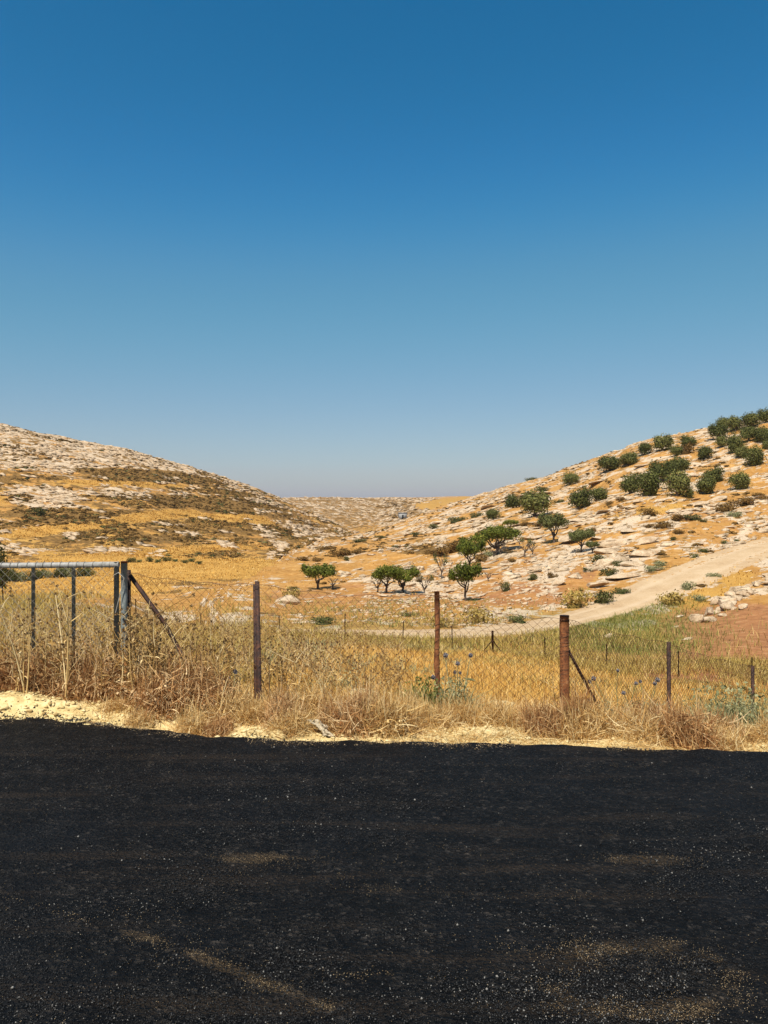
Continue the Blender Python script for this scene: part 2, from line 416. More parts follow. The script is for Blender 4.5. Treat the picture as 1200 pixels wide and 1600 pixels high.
def terrain_mat():
    t=NT('land'); g=t.n('ShaderNodeNewGeometry').outputs['Position']
    za=t.attr('zone'); zb=t.attr('zone2'); bc=t.attr('bedco').outputs['Vector']
    sep=t.n('ShaderNodeSeparateColor'); t.l(za.outputs['Color'],sep.inputs[0]); gold,scrub,rk=sep.outputs; red=za.outputs['Alpha']
    sep2=t.n('ShaderNodeSeparateColor'); t.l(zb.outputs['Color'],sep2.inputs[0]); pale,green,_=sep2.outputs
    nA=t.noise(g,.22,9,.62); nB=t.noise(g,1.7,6,.6); nC=t.noise(g,14,5,.65)
    def thr(z,nz,amp,w):
        return t.step(t.mth('ADD',z,t.mth('MULTIPLY_ADD',nz,amp,-.5*amp)),.5-w,.5+w)
    soil=t.ramp(t.mth('MULTIPLY_ADD',nB,.6,t.mth('MULTIPLY',nA,.4)),[(.3,(.26,.12,.028)),(.5,(.385,.198,.054)),(.68,(.52,.315,.115))])
    redc=t.ramp(nB,[(.3,(.22,.095,.04)),(.55,(.33,.15,.06)),(.75,(.45,.25,.12))])
    c=t.mix(thr(red,nA,1.2,.25),soil,redc)
    goldc=t.ramp(t.mth('MULTIPLY_ADD',nC,.5,t.mth('MULTIPLY',nA,.5)),[(.32,(.27,.14,.033)),(.5,(.41,.225,.052)),(.68,(.53,.325,.095))])
    c=t.mix(thr(gold,nA,1.3,.14),c,goldc)
    # limestone laid along the bedding
    n1=t.noise(bc,.55,7,.66); n2=t.noise(bc,1.6,6,.62)
    nr=t.mth('MULTIPLY_ADD',n1,.6,t.mth('MULTIPLY',n2,.4))
    rockc=t.ramp(nC,[(.25,(.22,.15,.09)),(.42,(.42,.31,.20)),(.58,(.58,.465,.325)),(.78,(.68,.585,.44))])
    frk=thr(rk,nr,2.6,.05)
    c=t.mix(frk,c,rockc)
    n3=t.noise(bc,.8,7,.68); n4=t.noise(g,.5,6,.6)
    ns=t.mth('MULTIPLY_ADD',n3,.6,t.mth('MULTIPLY',n4,.4))
    scrubc=t.ramp(nB,[(.3,(.085,.048,.015)),(.5,(.17,.095,.028)),(.7,(.27,.155,.048))])
    fs=thr(scrub,ns,2.6,.07)
    c=t.mix(fs,c,scrubc)
    palec=t.ramp(t.noise(g,9,8,.7),[(.3,(.33,.22,.085)),(.48,(.55,.42,.19)),(.65,(.68,.56,.30))])
    c=t.mix(pale,c,palec)
    c=t.mix(t.mth('MULTIPLY',green,.6),c,t.ramp(nB,[(.3,(.10,.11,.03)),(.7,(.24,.22,.07))]))
    h=t.mth('ADD',t.mth('MULTIPLY',frk,.25),t.mth('ADD',t.mth('MULTIPLY',nB,.35),t.mth('MULTIPLY',nC,.08)))
    h=t.mth('ADD',h,t.mth('MULTIPLY',nr,.8))
    return t.finish(c,.95,.1,t.bump(h,.55,.35))
def rock_mat():
    t=NT('limestone'); g=t.n('ShaderNodeNewGeometry').outputs['Position']
    oi=t.n('ShaderNodeObjectInfo')
    n1=t.noise(g,1.3,7,.65); n2=t.noise(g,9,6,.7)
    nn=t.mth('ADD',t.mth('MULTIPLY',n1,.55),t.mth('MULTIPLY',n2,.45))
    c=t.ramp(nn,[(.33,(.12,.08,.048)),(.44,(.34,.25,.155)),(.54,(.53,.42,.285)),(.70,(.66,.56,.41))])
    c=t.mix(t.mth('MULTIPLY',t.step(t.noise(g,3.5,5,.6),.56,.66),.5),c,(.42,.22,.095))
    c=t.mix(t.mth('MULTIPLY',oi.outputs['Random'],.25),c,(.46,.31,.18))
    return t.finish(c,.93,.15,t.bump(nn,.8,.12))
def rubble_mat():
    t=NT('verge_rubble'); g=t.n('ShaderNodeNewGeometry').outputs['Position']; a=t.attr('tint').outputs['Fac']
    n2=t.noise(g,30,5,.7)
    c=t.ramp(t.mth('MULTIPLY_ADD',n2,.5,t.mth('MULTIPLY',a,.5)),[(.2,(.28,.18,.07)),(.45,(.52,.39,.175)),(.7,(.66,.54,.29))])
    return t.finish(c,.95,.1,t.bump(n2,.5,.01))
def road_mat():
    t=NT('asphalt'); g=t.n('ShaderNodeNewGeometry').outputs['Position']; d=t.attr('dust').outputs['Fac']
    v=t.n('ShaderNodeTexVoronoi'); v.inputs['Scale'].default_value=150; t.l(g,v.inputs['Vector'])
    v2=t.n('ShaderNodeTexVoronoi'); v2.inputs['Scale'].default_value=55; t.l(g,v2.inputs['Vector'])
    big=t.noise(g,.9,4,.55); mid=t.noise(g,5,6,.65); fine=t.noise(g,160,3,.7); fine2=t.noise(g,60,4,.7)
    base=t.ramp(mid,[(.3,(.0028,.0025,.0022)),(.5,(.0078,.0071,.0064)),(.72,(.020,.0178,.0155))])
    sc=t.n('ShaderNodeSeparateColor'); t.l(v2.outputs['Color'],sc.inputs[0])
    base=t.mix(1.,base,t.ramp(sc.outputs[0],[(0,(.15,.15,.15)),(.65,(.9,.9,.9)),(.9,(1.6,1.55,1.5)),(1,(4.5,4.2,3.9))]),'MULTIPLY')
    mp=t.n('ShaderNodeMapping'); mp.inputs['Scale'].default_value=(.45,4.5,1); t.l(g,mp.inputs['Vector'])
    smear=t.noise(mp.outputs[0],1.3,7,.62)
    base=t.mix(t.step(big,.5,.66),base,t.mix(.5,base,(.006,.0075,.010)))
    sepc=t.n('ShaderNodeSeparateColor'); t.l(v.outputs['Color'],sepc.inputs[0])
    spk=t.mth('MULTIPLY',t.step(sepc.outputs[0],.955,.985),t.step(v.outputs['Distance'],.55,.25))
    spk=t.mth('MULTIPLY',spk,t.step(fine2,.42,.6))
    base=t.mix(t.mth('MULTIPLY',spk,.8),base,(.14,.13,.115))
    # dust swept in by tyres and wind
    dd=t.mth('ADD',d,t.mth('MULTIPLY_ADD',fine,1.5,-.75)); dd=t.mth('ADD',dd,t.mth('MULTIPLY_ADD',mid,1.2,-.6))
    dm=t.mth('MULTIPLY',t.step(dd,.45,.95),t.step(d,.02,.35))
    base=t.mix(t.mth('MULTIPLY',dm,.22),base,(.20,.135,.07))
    haze=t.mth('MULTIPLY',t.mth('MULTIPLY',t.step(smear,.5,.68),t.step(fine2,.3,.6)),.75)
    base=t.mix(haze,base,(.036,.025,.016))
    rough=t.mth('MULTIPLY_ADD',fine2,.3,.5)
    h=t.mth('ADD',t.mth('MULTIPLY',v2.outputs['Distance'],2.2),t.mth('ADD',v.outputs['Distance'],t.mth('MULTIPLY',fine2,1.5)))
    return t.finish(base,rough,.13,t.bump(h,1.,.014))
def track_mat():
    t=NT('track_dirt'); g=t.n('ShaderNodeNewGeometry').outputs['Position']; e=t.attr('tint').outputs['Fac']
    n1=t.noise(g,.5,7,.6); n2=t.noise(g,6,6,.7)
    c=t.ramp(t.mth('MULTIPLY_ADD',n2,.5,t.mth('MULTIPLY',n1,.5)),[(.3,(.32,.205,.11)),(.5,(.46,.325,.185)),(.7,(.55,.42,.27))])
    rut=t.step(t.mth('ABSOLUTE',t.mth('SUBTRACT',t.mth('ABSOLUTE',e),.42)),.22,.02)
    c=t.mix(t.mth('MULTIPLY',rut,.45),c,(.56,.43,.28))
    return t.finish(c,.95,.1,t.bump(n2,.4,.08))
def metal_mat(name, stops, rough=.75, scale=12, spec=.3, metal=0.):
    t=NT(name); g=t.n('ShaderNodeTexCoord').outputs['Object']
    n1=t.noise(g,scale,7,.68); n2=t.noise(g,scale*5,4,.6)
    c=t.ramp(t.mth('MULTIPLY_ADD',n2,.4,t.mth('MULTIPLY',n1,.6)),stops)
    return t.finish(c,rough,spec,t.bump(n1,.4,.004),metal)

M_LAND=terrain_mat(); M_ROCK=rock_mat(); M_RUB=rubble_mat(); M_ROAD=road_mat(); M_TRACK=track_mat()
M_RUST=metal_mat('rusty_steel',[(.34,(.045,.017,.010)),(.47,(.15,.052,.019)),(.58,(.27,.105,.036)),(.70,(.38,.19,.085))])
M_RUSTD=metal_mat('dark_rusty_steel',[(.32,(.012,.008,.007)),(.5,(.032,.016,.012)),(.66,(.12,.045,.022))])
M_GALV=metal_mat('weathered_galvanised_pipe',[(.3,(.07,.085,.08)),(.5,(.19,.215,.205)),(.63,(.30,.315,.295)),(.75,(.30,.16,.08))],.6,9,.4)
M_RAIL=metal_mat('pale_galvanised_rail',[(.3,(.10,.09,.075)),(.45,(.25,.245,.225)),(.6,(.36,.355,.33)),(.72,(.26,.15,.08))],.55,9,.4)
M_WIRE=metal_mat('rusted_wire',[(.3,(.06,.03,.016)),(.5,(.13,.065,.034)),(.7,(.24,.14,.08))],.8,3)
M_WIREG=metal_mat('grey_wire',[(.3,(.12,.11,.09)),(.5,(.27,.25,.21)),(.7,(.42,.40,.35))],.6,3)
M_BARK=metal_mat('bark',[(.3,(.035,.025,.018)),(.5,(.09,.066,.05)),(.7,(.19,.15,.115))],.9,6)
M_OLIVE=tint_mat('olive_leaves',[(0,(.045,.052,.011)),(.5,(.105,.112,.024)),(1,(.23,.22,.065))],.7,.2,.25,.45)
M_ALMOND=tint_mat('almond_leaves',[(0,(.048,.066,.007)),(.5,(.125,.145,.016)),(1,(.26,.25,.042))],.7,.2,.3,.35)
M_ALMONDP=tint_mat('dusty_almond_leaves',[(0,(.05,.06,.016)),(.5,(.11,.12,.034)),(1,(.21,.20,.07))],.7,.2,.25)
M_SCRUB=tint_mat('thorny_scrub',[(0,(.065,.038,.011)),(.5,(.15,.085,.024)),(1,(.27,.16,.05))],.9,.1,.1)
M_SCRUBG=tint_mat('green_scrub',[(0,(.035,.038,.012)),(.5,(.085,.085,.026)),(1,(.17,.15,.055))],.9,.1,.1)
M_GOLD=tint_mat('ripe_grass',[(0,(.34,.165,.036)),(.35,(.55,.31,.07)),(.7,(.69,.43,.12)),(1,(.78,.59,.25))],.75,.15,.3,0)
M_KHAKI=tint_mat('khaki_weeds',[(0,(.18,.125,.03)),(.4,(.34,.24,.06)),(.75,(.47,.34,.10)),(1,(.64,.49,.21))],.8,.15,.25,.2)
M_GREEN=tint_mat('green_weeds',[(0,(.10,.115,.022)),(.45,(.18,.195,.04)),(.8,(.28,.27,.07)),(1,(.44,.36,.13))],.75,.15,.3,.2)
M_STRAW=tint_mat('straw',[(0,(.26,.125,.035)),(.3,(.48,.28,.09)),(.65,(.68,.47,.19)),(1,(.80,.65,.36))],.75,.15,.25,.15)
M_RUSSET=tint_mat('russet_dry_brush',[(0,(.16,.065,.024)),(.35,(.34,.165,.06)),(.7,(.54,.33,.14)),(1,(.72,.53,.29))],.85,.1,.2,.25)
M_STALK=tint_mat('dry_stalks',[(0,(.25,.135,.04)),(.4,(.45,.275,.09)),(.8,(.64,.45,.19)),(1,(.75,.59,.32))],.8,.15,.1,.3)
M_HEAD=tint_mat('dry_seed_heads',[(0,(.08,.045,.02)),(.5,(.22,.13,.055)),(1,(.40,.27,.13))],.9,.1,.1,.3)
M_BLUE=tint_mat('blue_thistle_heads',[(0,(.07,.06,.065)),(.5,(.16,.145,.15)),(1,(.33,.31,.31))],.85,.1,.1,.2)
M_SAGE=tint_mat('grey_green_leaves',[(0,(.13,.14,.06)),(.5,(.25,.25,.12)),(1,(.42,.39,.21))],.8,.15,.25,.1)
M_LEAFG=tint_mat('fresh_green_leaves',[(0,(.06,.08,.016)),(.5,(.13,.155,.035)),(1,(.26,.27,.08))],.7,.2,.3,.1)
M_CRUMB=tint_mat('asphalt_crumbs',[(0,(.003,.003,.003)),(.55,(.010,.010,.010)),(.85,(.034,.033,.031)),(1,(.19,.18,.16))],.55,.35,0,0)
M_SAND=tint_mat('sand_grains',[(0,(.12,.08,.04)),(.5,(.26,.18,.095)),(1,(.46,.36,.22))],.9,.1,0,0)
M_SACK=metal_mat('weathered_sacking',[(.3,(.24,.18,.11)),(.5,(.40,.33,.22)),(.7,(.52,.45,.32))],.9,14)
M_CONC=metal_mat('grey_concrete',[(.3,(.20,.20,.19)),(.5,(.30,.30,.29)),(.7,(.40,.39,.37))],.9,2)
M_DARK=metal_mat('dark_opening',[(.3,(.015,.014,.013)),(.7,(.03,.028,.026))],.9,2)

# ------------------------------------------------------------------ the land, in five sheets
us=np.concatenate([np.linspace(-1.6,-.54,36)[:-1],np.linspace(-.54,.54,470),np.linspace(.54,1.6,36)[1:]])
Ys=np.concatenate([np.exp(np.linspace(math.log(4.6),math.log(9.5),110))[:-1],np.exp(np.linspace(math.log(9.5),math.log(55),130))[:-1],
                   np.exp(np.linspace(math.log(55),math.log(285),400))[:-1],np.exp(np.linspace(math.log(285),math.log(2600),90))])
UU,YY=np.meshgrid(us,Ys); XX=UU*YY
ZZ=height(XX.ravel(),YY.ravel()).reshape(XX.shape)
EE=(ZZ-EYE)/YY; PXg=600+F*UU; PYg=800-F*EE
VIS=EE>=np.maximum.accumulate(EE[np.searchsorted(Ys,6.5):],0)[[0]*np.searchsorted(Ys,6.5)+list(range(len(Ys)-np.searchsorted(Ys,6.5)))]-2e-3
zone=cover(PXg.ravel(),PYg.ravel(),YY.ravel()); p2,g2=cover2(XX.ravel(),YY.ravel())
zone2=np.c_[p2,g2,np.zeros_like(p2),np.ones_like(p2)]
bedco=np.c_[XX.ravel()*.30,YY.ravel()*.30,bed(XX.ravel(),YY.ravel(),ZZ.ravel())*1.6]
NR,NC=XX.shape
q=np.arange(NR*NC).reshape(NR,NC)
Q=np.stack([q[:-1,:-1],q[:-1,1:],q[1:,1:],q[1:,:-1]],-1).reshape(-1,4)
fY=YY.ravel()[Q[:,0]]; fP=PXg.ravel()[Q[:,0]]; fl=is_left(fP,fY)
regs={'ground':fY<50,'valley_floor':(fY>=50)&(fY<112)&fl,'hill_left':(fY>=112)&(fY<315)&fl,'hill_right':(fY>=50)&(fY<315)&~fl,'far_plateau':fY>=315}
lab={'ground':'straw coloured verge and fenced field sloping down from the road','valley_floor':'flat golden stubble field on the valley floor',
     'hill_left':'limestone and scrub hillside rising on the left','hill_right':'orange soil and limestone hillside rising to the right','far_plateau':'distant stony plateau closing the valley'}
VALL=np.c_[XX.ravel(),YY.ravel(),ZZ.ravel()]
for nm,m in regs.items():
    Fq=Q[m]; used=np.unique(Fq); remap=np.full(NR*NC,-1); remap[used]=np.arange(len(used))
    o=mk(nm,VALL[used],remap[Fq],None,M_LAND,None,True,{'zone':('FLOAT_COLOR',zone[used]),'zone2':('FLOAT_COLOR',zone2[used]),'bedco':('FLOAT_VECTOR',bedco[used])})
    tag(o,lab[nm],{'ground':'ground','valley_floor':'field'}.get(nm,'hill'),None,'structure')
# wide country beyond the surveyed wedge, out to the horizon
a=np.linspace(0,2*pi,97)[:-1]; rr=np.array((0,60,400,2500,9000.))
V=np.concatenate([np.c_[r*np.cos(a),r*np.sin(a),np.full(96,-14.-(r>1000)*16)] for r in rr]); i=np.arange(96); j=(i+1)%96
Fq=np.concatenate([np.stack([k*96+i,k*96+j,(k+1)*96+j,(k+1)*96+i],-1) for k in range(4)])
z4=np.tile((.4,.4,.4,.1),(len(V),1))
o=mk('terrain',V,Fq,None,M_LAND,None,False,{'zone':('FLOAT_COLOR',z4),'zone2':('FLOAT_COLOR',np.zeros((len(V),4))),'bedco':('FLOAT_VECTOR',V*.3)})
tag(o,'wide dry country around the valley','ground',None,'structure')

# ------------------------------------------------------------------ asphalt road
EX=np.array([(px-600)/F*(EYE*F/(py-800)) for px,py in ((0,1125),(60,1124),(130,1127),(200,1137),(300,1148),(450,1158),(600,1160),(900,1165),(1200,1175))])
EYv=np.array([EYE*F/(py-800) for py in (1125,1124,1127,1137,1148,1158,1160,1165,1175)])
def edge(X):
    y=np.interp(X,EX,EYv); y=y+np.where(X<EX[0],-(X-EX[0])*.06,0)-np.where(X>EX[-1],(X-EX[-1])*.05,0)
    return y+.05*(fbm(X*3,X*0,71)-.5)+.05*(fbm(X*11,X*0,73,4)-.5)
def dust_at(X,Y):
    px=600+F*X/Y; py=800+F*EYE/Y
    d=np.zeros_like(X)
    def line(x0,y0,x1,y1,w,s):
        L=math.hypot(x1-x0,y1-y0); tx,ty=(x1-x0)/L,(y1-y0)/L
        a=(px-x0)*tx+(py-y0)*ty; b=-(px-x0)*ty+(py-y0)*tx
        b=b+6*(fbm(a*.02,a*0,77)-.5)
        return s*np.exp(-(b/w)**2)*sst(-10,20,a)*(1-sst(L-20,L+15,a))
    def ell(x0,y0,rx,ry,s,r0=None):
        r=np.sqrt(((px-x0)/rx)**2+((py-y0)/ry)**2)
        return s*np.exp(-r**2) if r0 is None else s*np.exp(-((r-1)/r0)**2)
    d+=line(-20,1395,190,1452,7,.35)+line(175,1445,310,1497,6,.75)+line(290,1490,520,1577,6,1.5)+line(170,1440,520,1577,26,.25)
    d+=ell(440,1341,85,8,1.4)+ell(430,1365,130,22,.3)+ell(600,1390,80,14,.25)
    d+=ell(985,1341,60,7,1.1)+ell(1050,1350,60,12,.4)+ell(950,1305,25,5,.5)+ell(690,1323,30,4,.5)
    d+=ell(1010,1530,150,52,.55,.28)+ell(1040,1572,130,17,1.1)+ell(900,1515,110,10,.35)+ell(1130,1515,60,40,.3)+ell(250,1230,260,4,.3)+ell(620,1195,300,3,.3)+ell(150,1180,200,4,.35)+ell(860,1480,180,14,.25)+ell(800,1400,200,10,.2)+ell(560,1520,120,10,.3)
    d+=ell(700,1218,260,3,.3)+ell(950,1198,180,2.5,.35)+ell(150,1195,300,10,.12)
    d=d*(.45+1.0*sst(.35,.68,fbm(X*5,Y*9,79)))
    ed=edge(X)-Y
    d+=.5*np.exp(-(ed/.05)**2)
    return np.clip(d,0,1.2)
xs=np.concatenate([[-160,-80,-40,-20,-12],np.linspace(-7,7,360),[12,20,40,80,160]])
vs=np.concatenate([[-1],np.linspace(0,1,170)])
Xr=np.tile(xs,(len(vs)+2,1)); ed=edge(np.clip(xs,-9,9)); Yr=np.empty_like(Xr); Zr=np.empty_like(Xr)
for k,v in enumerate(vs): Yr[k]=(-45 if v<0 else 1.6+(ed-1.6)*v); Zr[k]=.010*(fbm(xs*1.1,Yr[k]*1.1,81)-.5)+.006*(fbm(xs*7,Yr[k]*7,83)-.5)
ed0=np.abs(Yr-ed[None])<.35
Zr[:len(vs)]+=(.035*(fbm(Xr*4,Yr*4,85,3)-.45)*np.exp(-((ed[None]-Yr)/.12)**2))[:len(vs)]
Yr[-2]=ed+.03; Zr[-2]=-.03; Yr[-1]=ed+.06; Zr[-1]=-.12
nr,ncx=Xr.shape; q=np.arange(nr*ncx).reshape(nr,ncx)
Fq=np.stack([q[:-1,:-1],q[:-1,1:],q[1:,1:],q[1:,:-1]],-1).reshape(-1,4)
dst=np.where(np.abs(Xr)<8,dust_at(Xr.ravel(),np.maximum(Yr.ravel(),1.)).reshape(Xr.shape),0); dst[0]=0
o=mk('road',np.c_[Xr.ravel(),Yr.ravel(),Zr.ravel()],Fq,None,M_ROAD,None,True,{'dust':('FLOAT',dst.ravel())})
tag(o,'fresh black asphalt road with tan dust streaks in the foreground','road',None,'structure')
# loose crumbs and sand on it
OCT=(np.array([(1,0,0),(-1,0,0),(0,1,0),(0,-1,0),(0,0,1),(0,0,-.6)],float),np.array([(0,2,4),(2,1,4),(1,3,4),(3,0,4),(2,0,5),(1,2,5),(3,1,5),(0,3,5)]),np.full(6,.5))
def jit(v,a=.25): V,Fa,T=v; return V*(1+a*rng.normal(size=V.shape)),Fa,T
GR=[jit(OCT) for _ in range(8)]
def road_pts(n):
    Y=1/rng.uniform(1/6.25,1/2.3,n); X=rng.uniform(-.56,.56,n)*Y; m=Y<edge(X)-.01; return X[m],Y[m]
X,Y=road_pts(150000)
dn=fbm(X*1.3,Y*2.2,91)+.35*np.exp(-(((600+F*X/Y-1010)/90)**2+((800+F*EYE/Y-1520)/30)**2)); m=rng.random(len(X))<sst(.42,.75,dn)*.8+.08
X,Y=X[m],Y[m]; sz=rng.uniform(.0012,.0034,len(X))*(1+.9*(rng.random(len(X))<.06))*(.75+.10*Y)
o=mk('asphalt_crumbs',*inst(GR,np.c_[X,Y,np.full(len(X),.003)],rng.random(len(X))*6,sz,rng.random(len(X))*.82+.55*(rng.random(len(X))<.03+.13*sst(.45,.7,fbm(X*1.6,Y*5,93)))),M_CRUMB)
Xe=rng.uniform(-3.6,3.6,5200); Ye=edge(Xe)+.03+np.abs(rng.normal(0,.07,5200)); se=rng.uniform(.002,.012,5200)*(1-.5*rng.random(5200))
tag(mk('asphalt_crumbs',*inst(GR,np.c_[Xe,Ye,height(Xe,Ye)+.3*se],rng.random(5200)*6,se,rng.random(5200)*.8),M_CRUMB),'asphalt crumbs spilled along the ragged road edge','gravel',None,'stuff')
Xe=rng.uniform(-3.6,3.6,5200); Ye=edge(Xe)-np.abs(rng.normal(0,.12,5200)*fbm(Xe*2,Xe*0,99)); se=.001+.004*rng.random(5200)**2; Xe=np.where(rng.random(5200)<sst(.35,.6,fbm(Xe*1.7,Xe*0,98)),Xe,Xe*0-3.9)
tag(mk('verge_grit',*inst(GR,np.c_[Xe,Ye,np.full(5200,.006)],rng.random(5200)*6,se,rng.random(5200)),M_SAND),'tan grit washed onto the asphalt edge','grit',None,'stuff')
o['kind']='stuff'; tag(o,'loose black crumbs of asphalt scattered over the road','gravel',None,'stuff')
X,Y=road_pts(260000); m=rng.random(len(X))<np.clip(dust_at(X,Y),0,1)*.62*sst(.35,.62,fbm(X*9,Y*14,95))+.012*sst(.45,.7,fbm(X*.9,Y*4,97))+.002; X,Y=X[m],Y[m]
o=mk('sand_grains',*inst(GR,np.c_[X,Y,np.full(len(X),.003)],rng.random(len(X))*6,rng.uniform(.0008,.0019,len(X)),rng.random(len(X))),M_SAND)
tag(o,'tan sand grains lying in streaks on the asphalt','sand',None,'stuff')

# ------------------------------------------------------------------ dirt track
d=np.gradient(TRKS,axis=0); nrm=np.c_[-d[:,1],d[:,0]]; nrm/=np.linalg.norm(nrm,axis=1,keepdims=True)
W9=np.linspace(-1,1,9); wid=1.15+.5*sst(600,720,px_of(TRKS[:,0],TRKS[:,1]))+1.25*sst(50,62,TRKS[:,1])+.25*(fbm(np.arange(160)*.15,np.zeros(160),101)-.5)
P=TRKS[:,None,:2]+nrm[:,None,:]*(W9[None,:,None]*wid[:,None,None]+.35*(rng.random((160,9,1))-.5)*(np.abs(W9)[None,:,None]>.9))
Z=np.repeat(TRKS[:,2:3],9,1)+.05+.04*np.cos(W9*2.2*pi)[None]+.03*(rng.random((160,9))-.5)-.12*(np.abs(W9)>.9)[None]
q=np.arange(160*9).reshape(160,9)
Fq=np.stack([q[:-1,:-1],q[1:,:-1],q[1:,1:],q[:-1,1:]],-1).reshape(-1,4)
o=mk('dirt_track',np.c_[P.reshape(-1,2),Z.ravel()],Fq,np.tile(W9,160),M_TRACK,None,True)
tag(o,'pale dirt track crossing the valley and climbing the right hill','track',None,'structure')

# ------------------------------------------------------------------ gate
GY=7.4
def lathe_tube(p0,p1,r,sides=14,K=2,bend=0.):
    t=np.linspace(0,1,K)[:,None]; P=np.asarray(p0)[None]*(1-t)+np.asarray(p1)[None]*t
    if bend: P=P+np.c_[np.zeros(K),np.zeros(K),-bend*np.sin(t[:,0]*pi)]
    return tubes(P[None],np.full((1,K),r),sides,np.array((.5,)),cap=True)
g0=on(190,GY); gate=empty('farm_gate',(g0[0],GY,g0[2])); tag(gate,'grey galvanised pipe gate with wire mesh at the left','gate')
off=np.array((g0[0],GY,g0[2]))
def loc(m,o): V,Fa,T=m; return V-o,Fa,T
zr=at(0,882,GY)[2]
mk('top_rail',*loc(lathe_tube(at(-330,882,GY),at(186,882,GY),.027,16,8,.012),off),M_RAIL,gate,True)
gbot=off[2]+.12
for px,r in ((-330,.026),(-190,.021),(-70,.021),(52,.021),(115,.021)):
    X=(px-600)/F*GY; mk('upright',*loc(lathe_tube((X,GY,gbot),(X,GY,zr-.026),r*.85),off),M_GALV,gate,True)
X=(182-600)/F*GY; mk('upright',*loc(lathe_tube((X,GY,gbot),(X,GY,zr+.024),.024),off),M_GALV,gate,True)
mk('bottom_rail',*loc(lathe_tube(((-330-600)/F*GY,GY,gbot),((182-600)/F*GY,GY,gbot),.024),off),M_GALV,gate,True)
def chain(P0,P1,n_mesh,zb,zt,r=.0017,sag=.0,yo=0.):
    """diamond mesh strands between two ends; zb, zt functions of 0..1 along"""
    P0=np.asarray(P0,float);P1=np.asarray(P1,float); L=np.linalg.norm(P1[:2]-P0[:2]); dirv=(P1[:2]-P0[:2])/L; pr=np.array((-dirv[1],dirv[0]))
    H=1.25; K=14; out=[]
    s0=np.arange(-H,L+H,n_mesh); s0=s0+rng.normal(0,.004,len(s0))
    for sg in (1,-1):
        t=np.linspace(0,1,K)[None]; s=s0[:,None]+sg*t*H*.9
        f=np.clip(s/L,0,1); zB=zb(f); zT=zt(f)
        z=zB+(zT-zB)*t; wob=.010*np.sin(s*9+t*5)+.012*(vn(s*3,t*4,7)-.5)
        xy=P0[None,None,:2]+dirv[None,None]*s[...,None]+pr[None,None]*(yo+wob+sg*.0022)[...,None]
        P=np.concatenate([xy,z[...,None]],-1)
        inside=(s>=-.001)&(s<=L+.001)
        for k in range(K-1):
            m=inside[:,k]&inside[:,k+1]
            if m.any(): out.append(tubes(P[m][:,k:k+2],np.full((m.sum(),2),r),3))
    return cat(out)
XL=(-330-600)/F*GY; XR=(182-600)/F*GY
m=chain((XL,GY-.03),(XR,GY-.03),.085,lambda f:gbot+0*f,lambda f:zr-.02+0*f)
tag(mk('wire_mesh',*loc(m,off),M_WIREG,gate),None,None,None,'stuff')
th=np.linspace(0,2*pi,13); xs_=np.arange(XL+.05,XR,.077)
ring=np.stack([np.stack([np.full(13,x)+.004*np.sin(th),GY+.031*np.cos(th),zr-.004+.031*np.sin(th)],-1) for x in xs_+rng.normal(0,.006,len(xs_))])
tag(mk('wire_ties',*loc(tubes(ring,np.full((len(xs_),13),.003),3),off),M_WIREG,gate),None,None,None,'stuff')
b0=on(191.5,GY); gp=empty('gate_post',(b0[0],GY,b0[2])); tag(gp,'thick grey pipe post the gate closes against','post')
ob=np.array((b0[0],GY,b0[2]))
mk('pipe',*loc(lathe_tube((b0[0]+.012,GY+.01,b0[2]-.25),(b0[0]+.012,GY+.01,zr+.012),.030,16,6),ob),M_GALV,gp,True)
mk('cap',*loc(lathe_tube((b0[0]+.012,GY+.01,zr+.012),(b0[0]+.012,GY+.01,zr+.030),.032,16),ob),M_RUST,gp,True)
hook=np.array([[(b0[0]-.07,GY-.04,zr-.10),(b0[0]-.02,GY-.055,zr-.07),(b0[0]+.03,GY-.05,zr-.12),(b0[0]-.05,GY-.05,zr-.45)]])
mk('latch_wire',*loc(tubes(hook,np.full((1,4),.004),5),ob),M_WIREG,gp)

# ------------------------------------------------------------------ chain-link fences beside the road
def angle_iron(top,bot,w=.06,t=.007):
    top=np.asarray(top,float);bot=np.asarray(bot,float)
    prof=np.array([(-w/2,-w/2),(w/2,-w/2),(w/2,-w/2+t),(-w/2+t,-w/2+t),(-w/2+t,w/2),(-w/2,w/2)])
    V=np.concatenate([np.c_[prof+bot[:2],np.full(6,bot[2])],np.c_[prof+top[:2],np.full(6,top[2])]])
    Fa=[]
    for k in range(6): Fa+=[(k,(k+1)%6,(k+1)%6+6),(k,(k+1)%6+6,k+6)]
    Fa+=[(6,7,8),(6,8,9),(6,9,10),(6,10,11)]
    return V,np.array(Fa),np.full(12,.5)
def post(px,py_top,Y): 
    g=on(px,Y); tp=at(px,py_top,Y); return g,tp
FP=[(201,890,7.55),(402,908,7.8),(683,924,8.1),(882,962,8.05),(1045,1003,9.5),(1176,1040,11.2),(1330,1062,13.0)]
G=[post(*p) for p in FP]
f1=empty('chain_link_fence',G[0][0]); tag(f1,'sagging rusty chain-link fence between gate and corner post','fence')
o1=G[0][0]
dn=np.array((0,0,.3))
def bent(p0,p1,r,K=9,wob=.008,sides=10):
    t=np.linspace(0,1,K)[:,None]; P=p0*(1-t)+p1*t
    P[:,0]+=wob*(vn(np.arange(K)*.7,np.zeros(K),int(p0[0]*10)%97)-.5)*2
    return tubes(P[None],(r*(1+.06*rng.normal(size=(1,K)))),sides,np.array((.5,)),cap=True)
o=mk('post',*loc(angle_iron(G[0][1],G[0][0]-dn,.055),o1),M_RUSTD,f1); o['label']='thin dark angle-iron post by the gate'
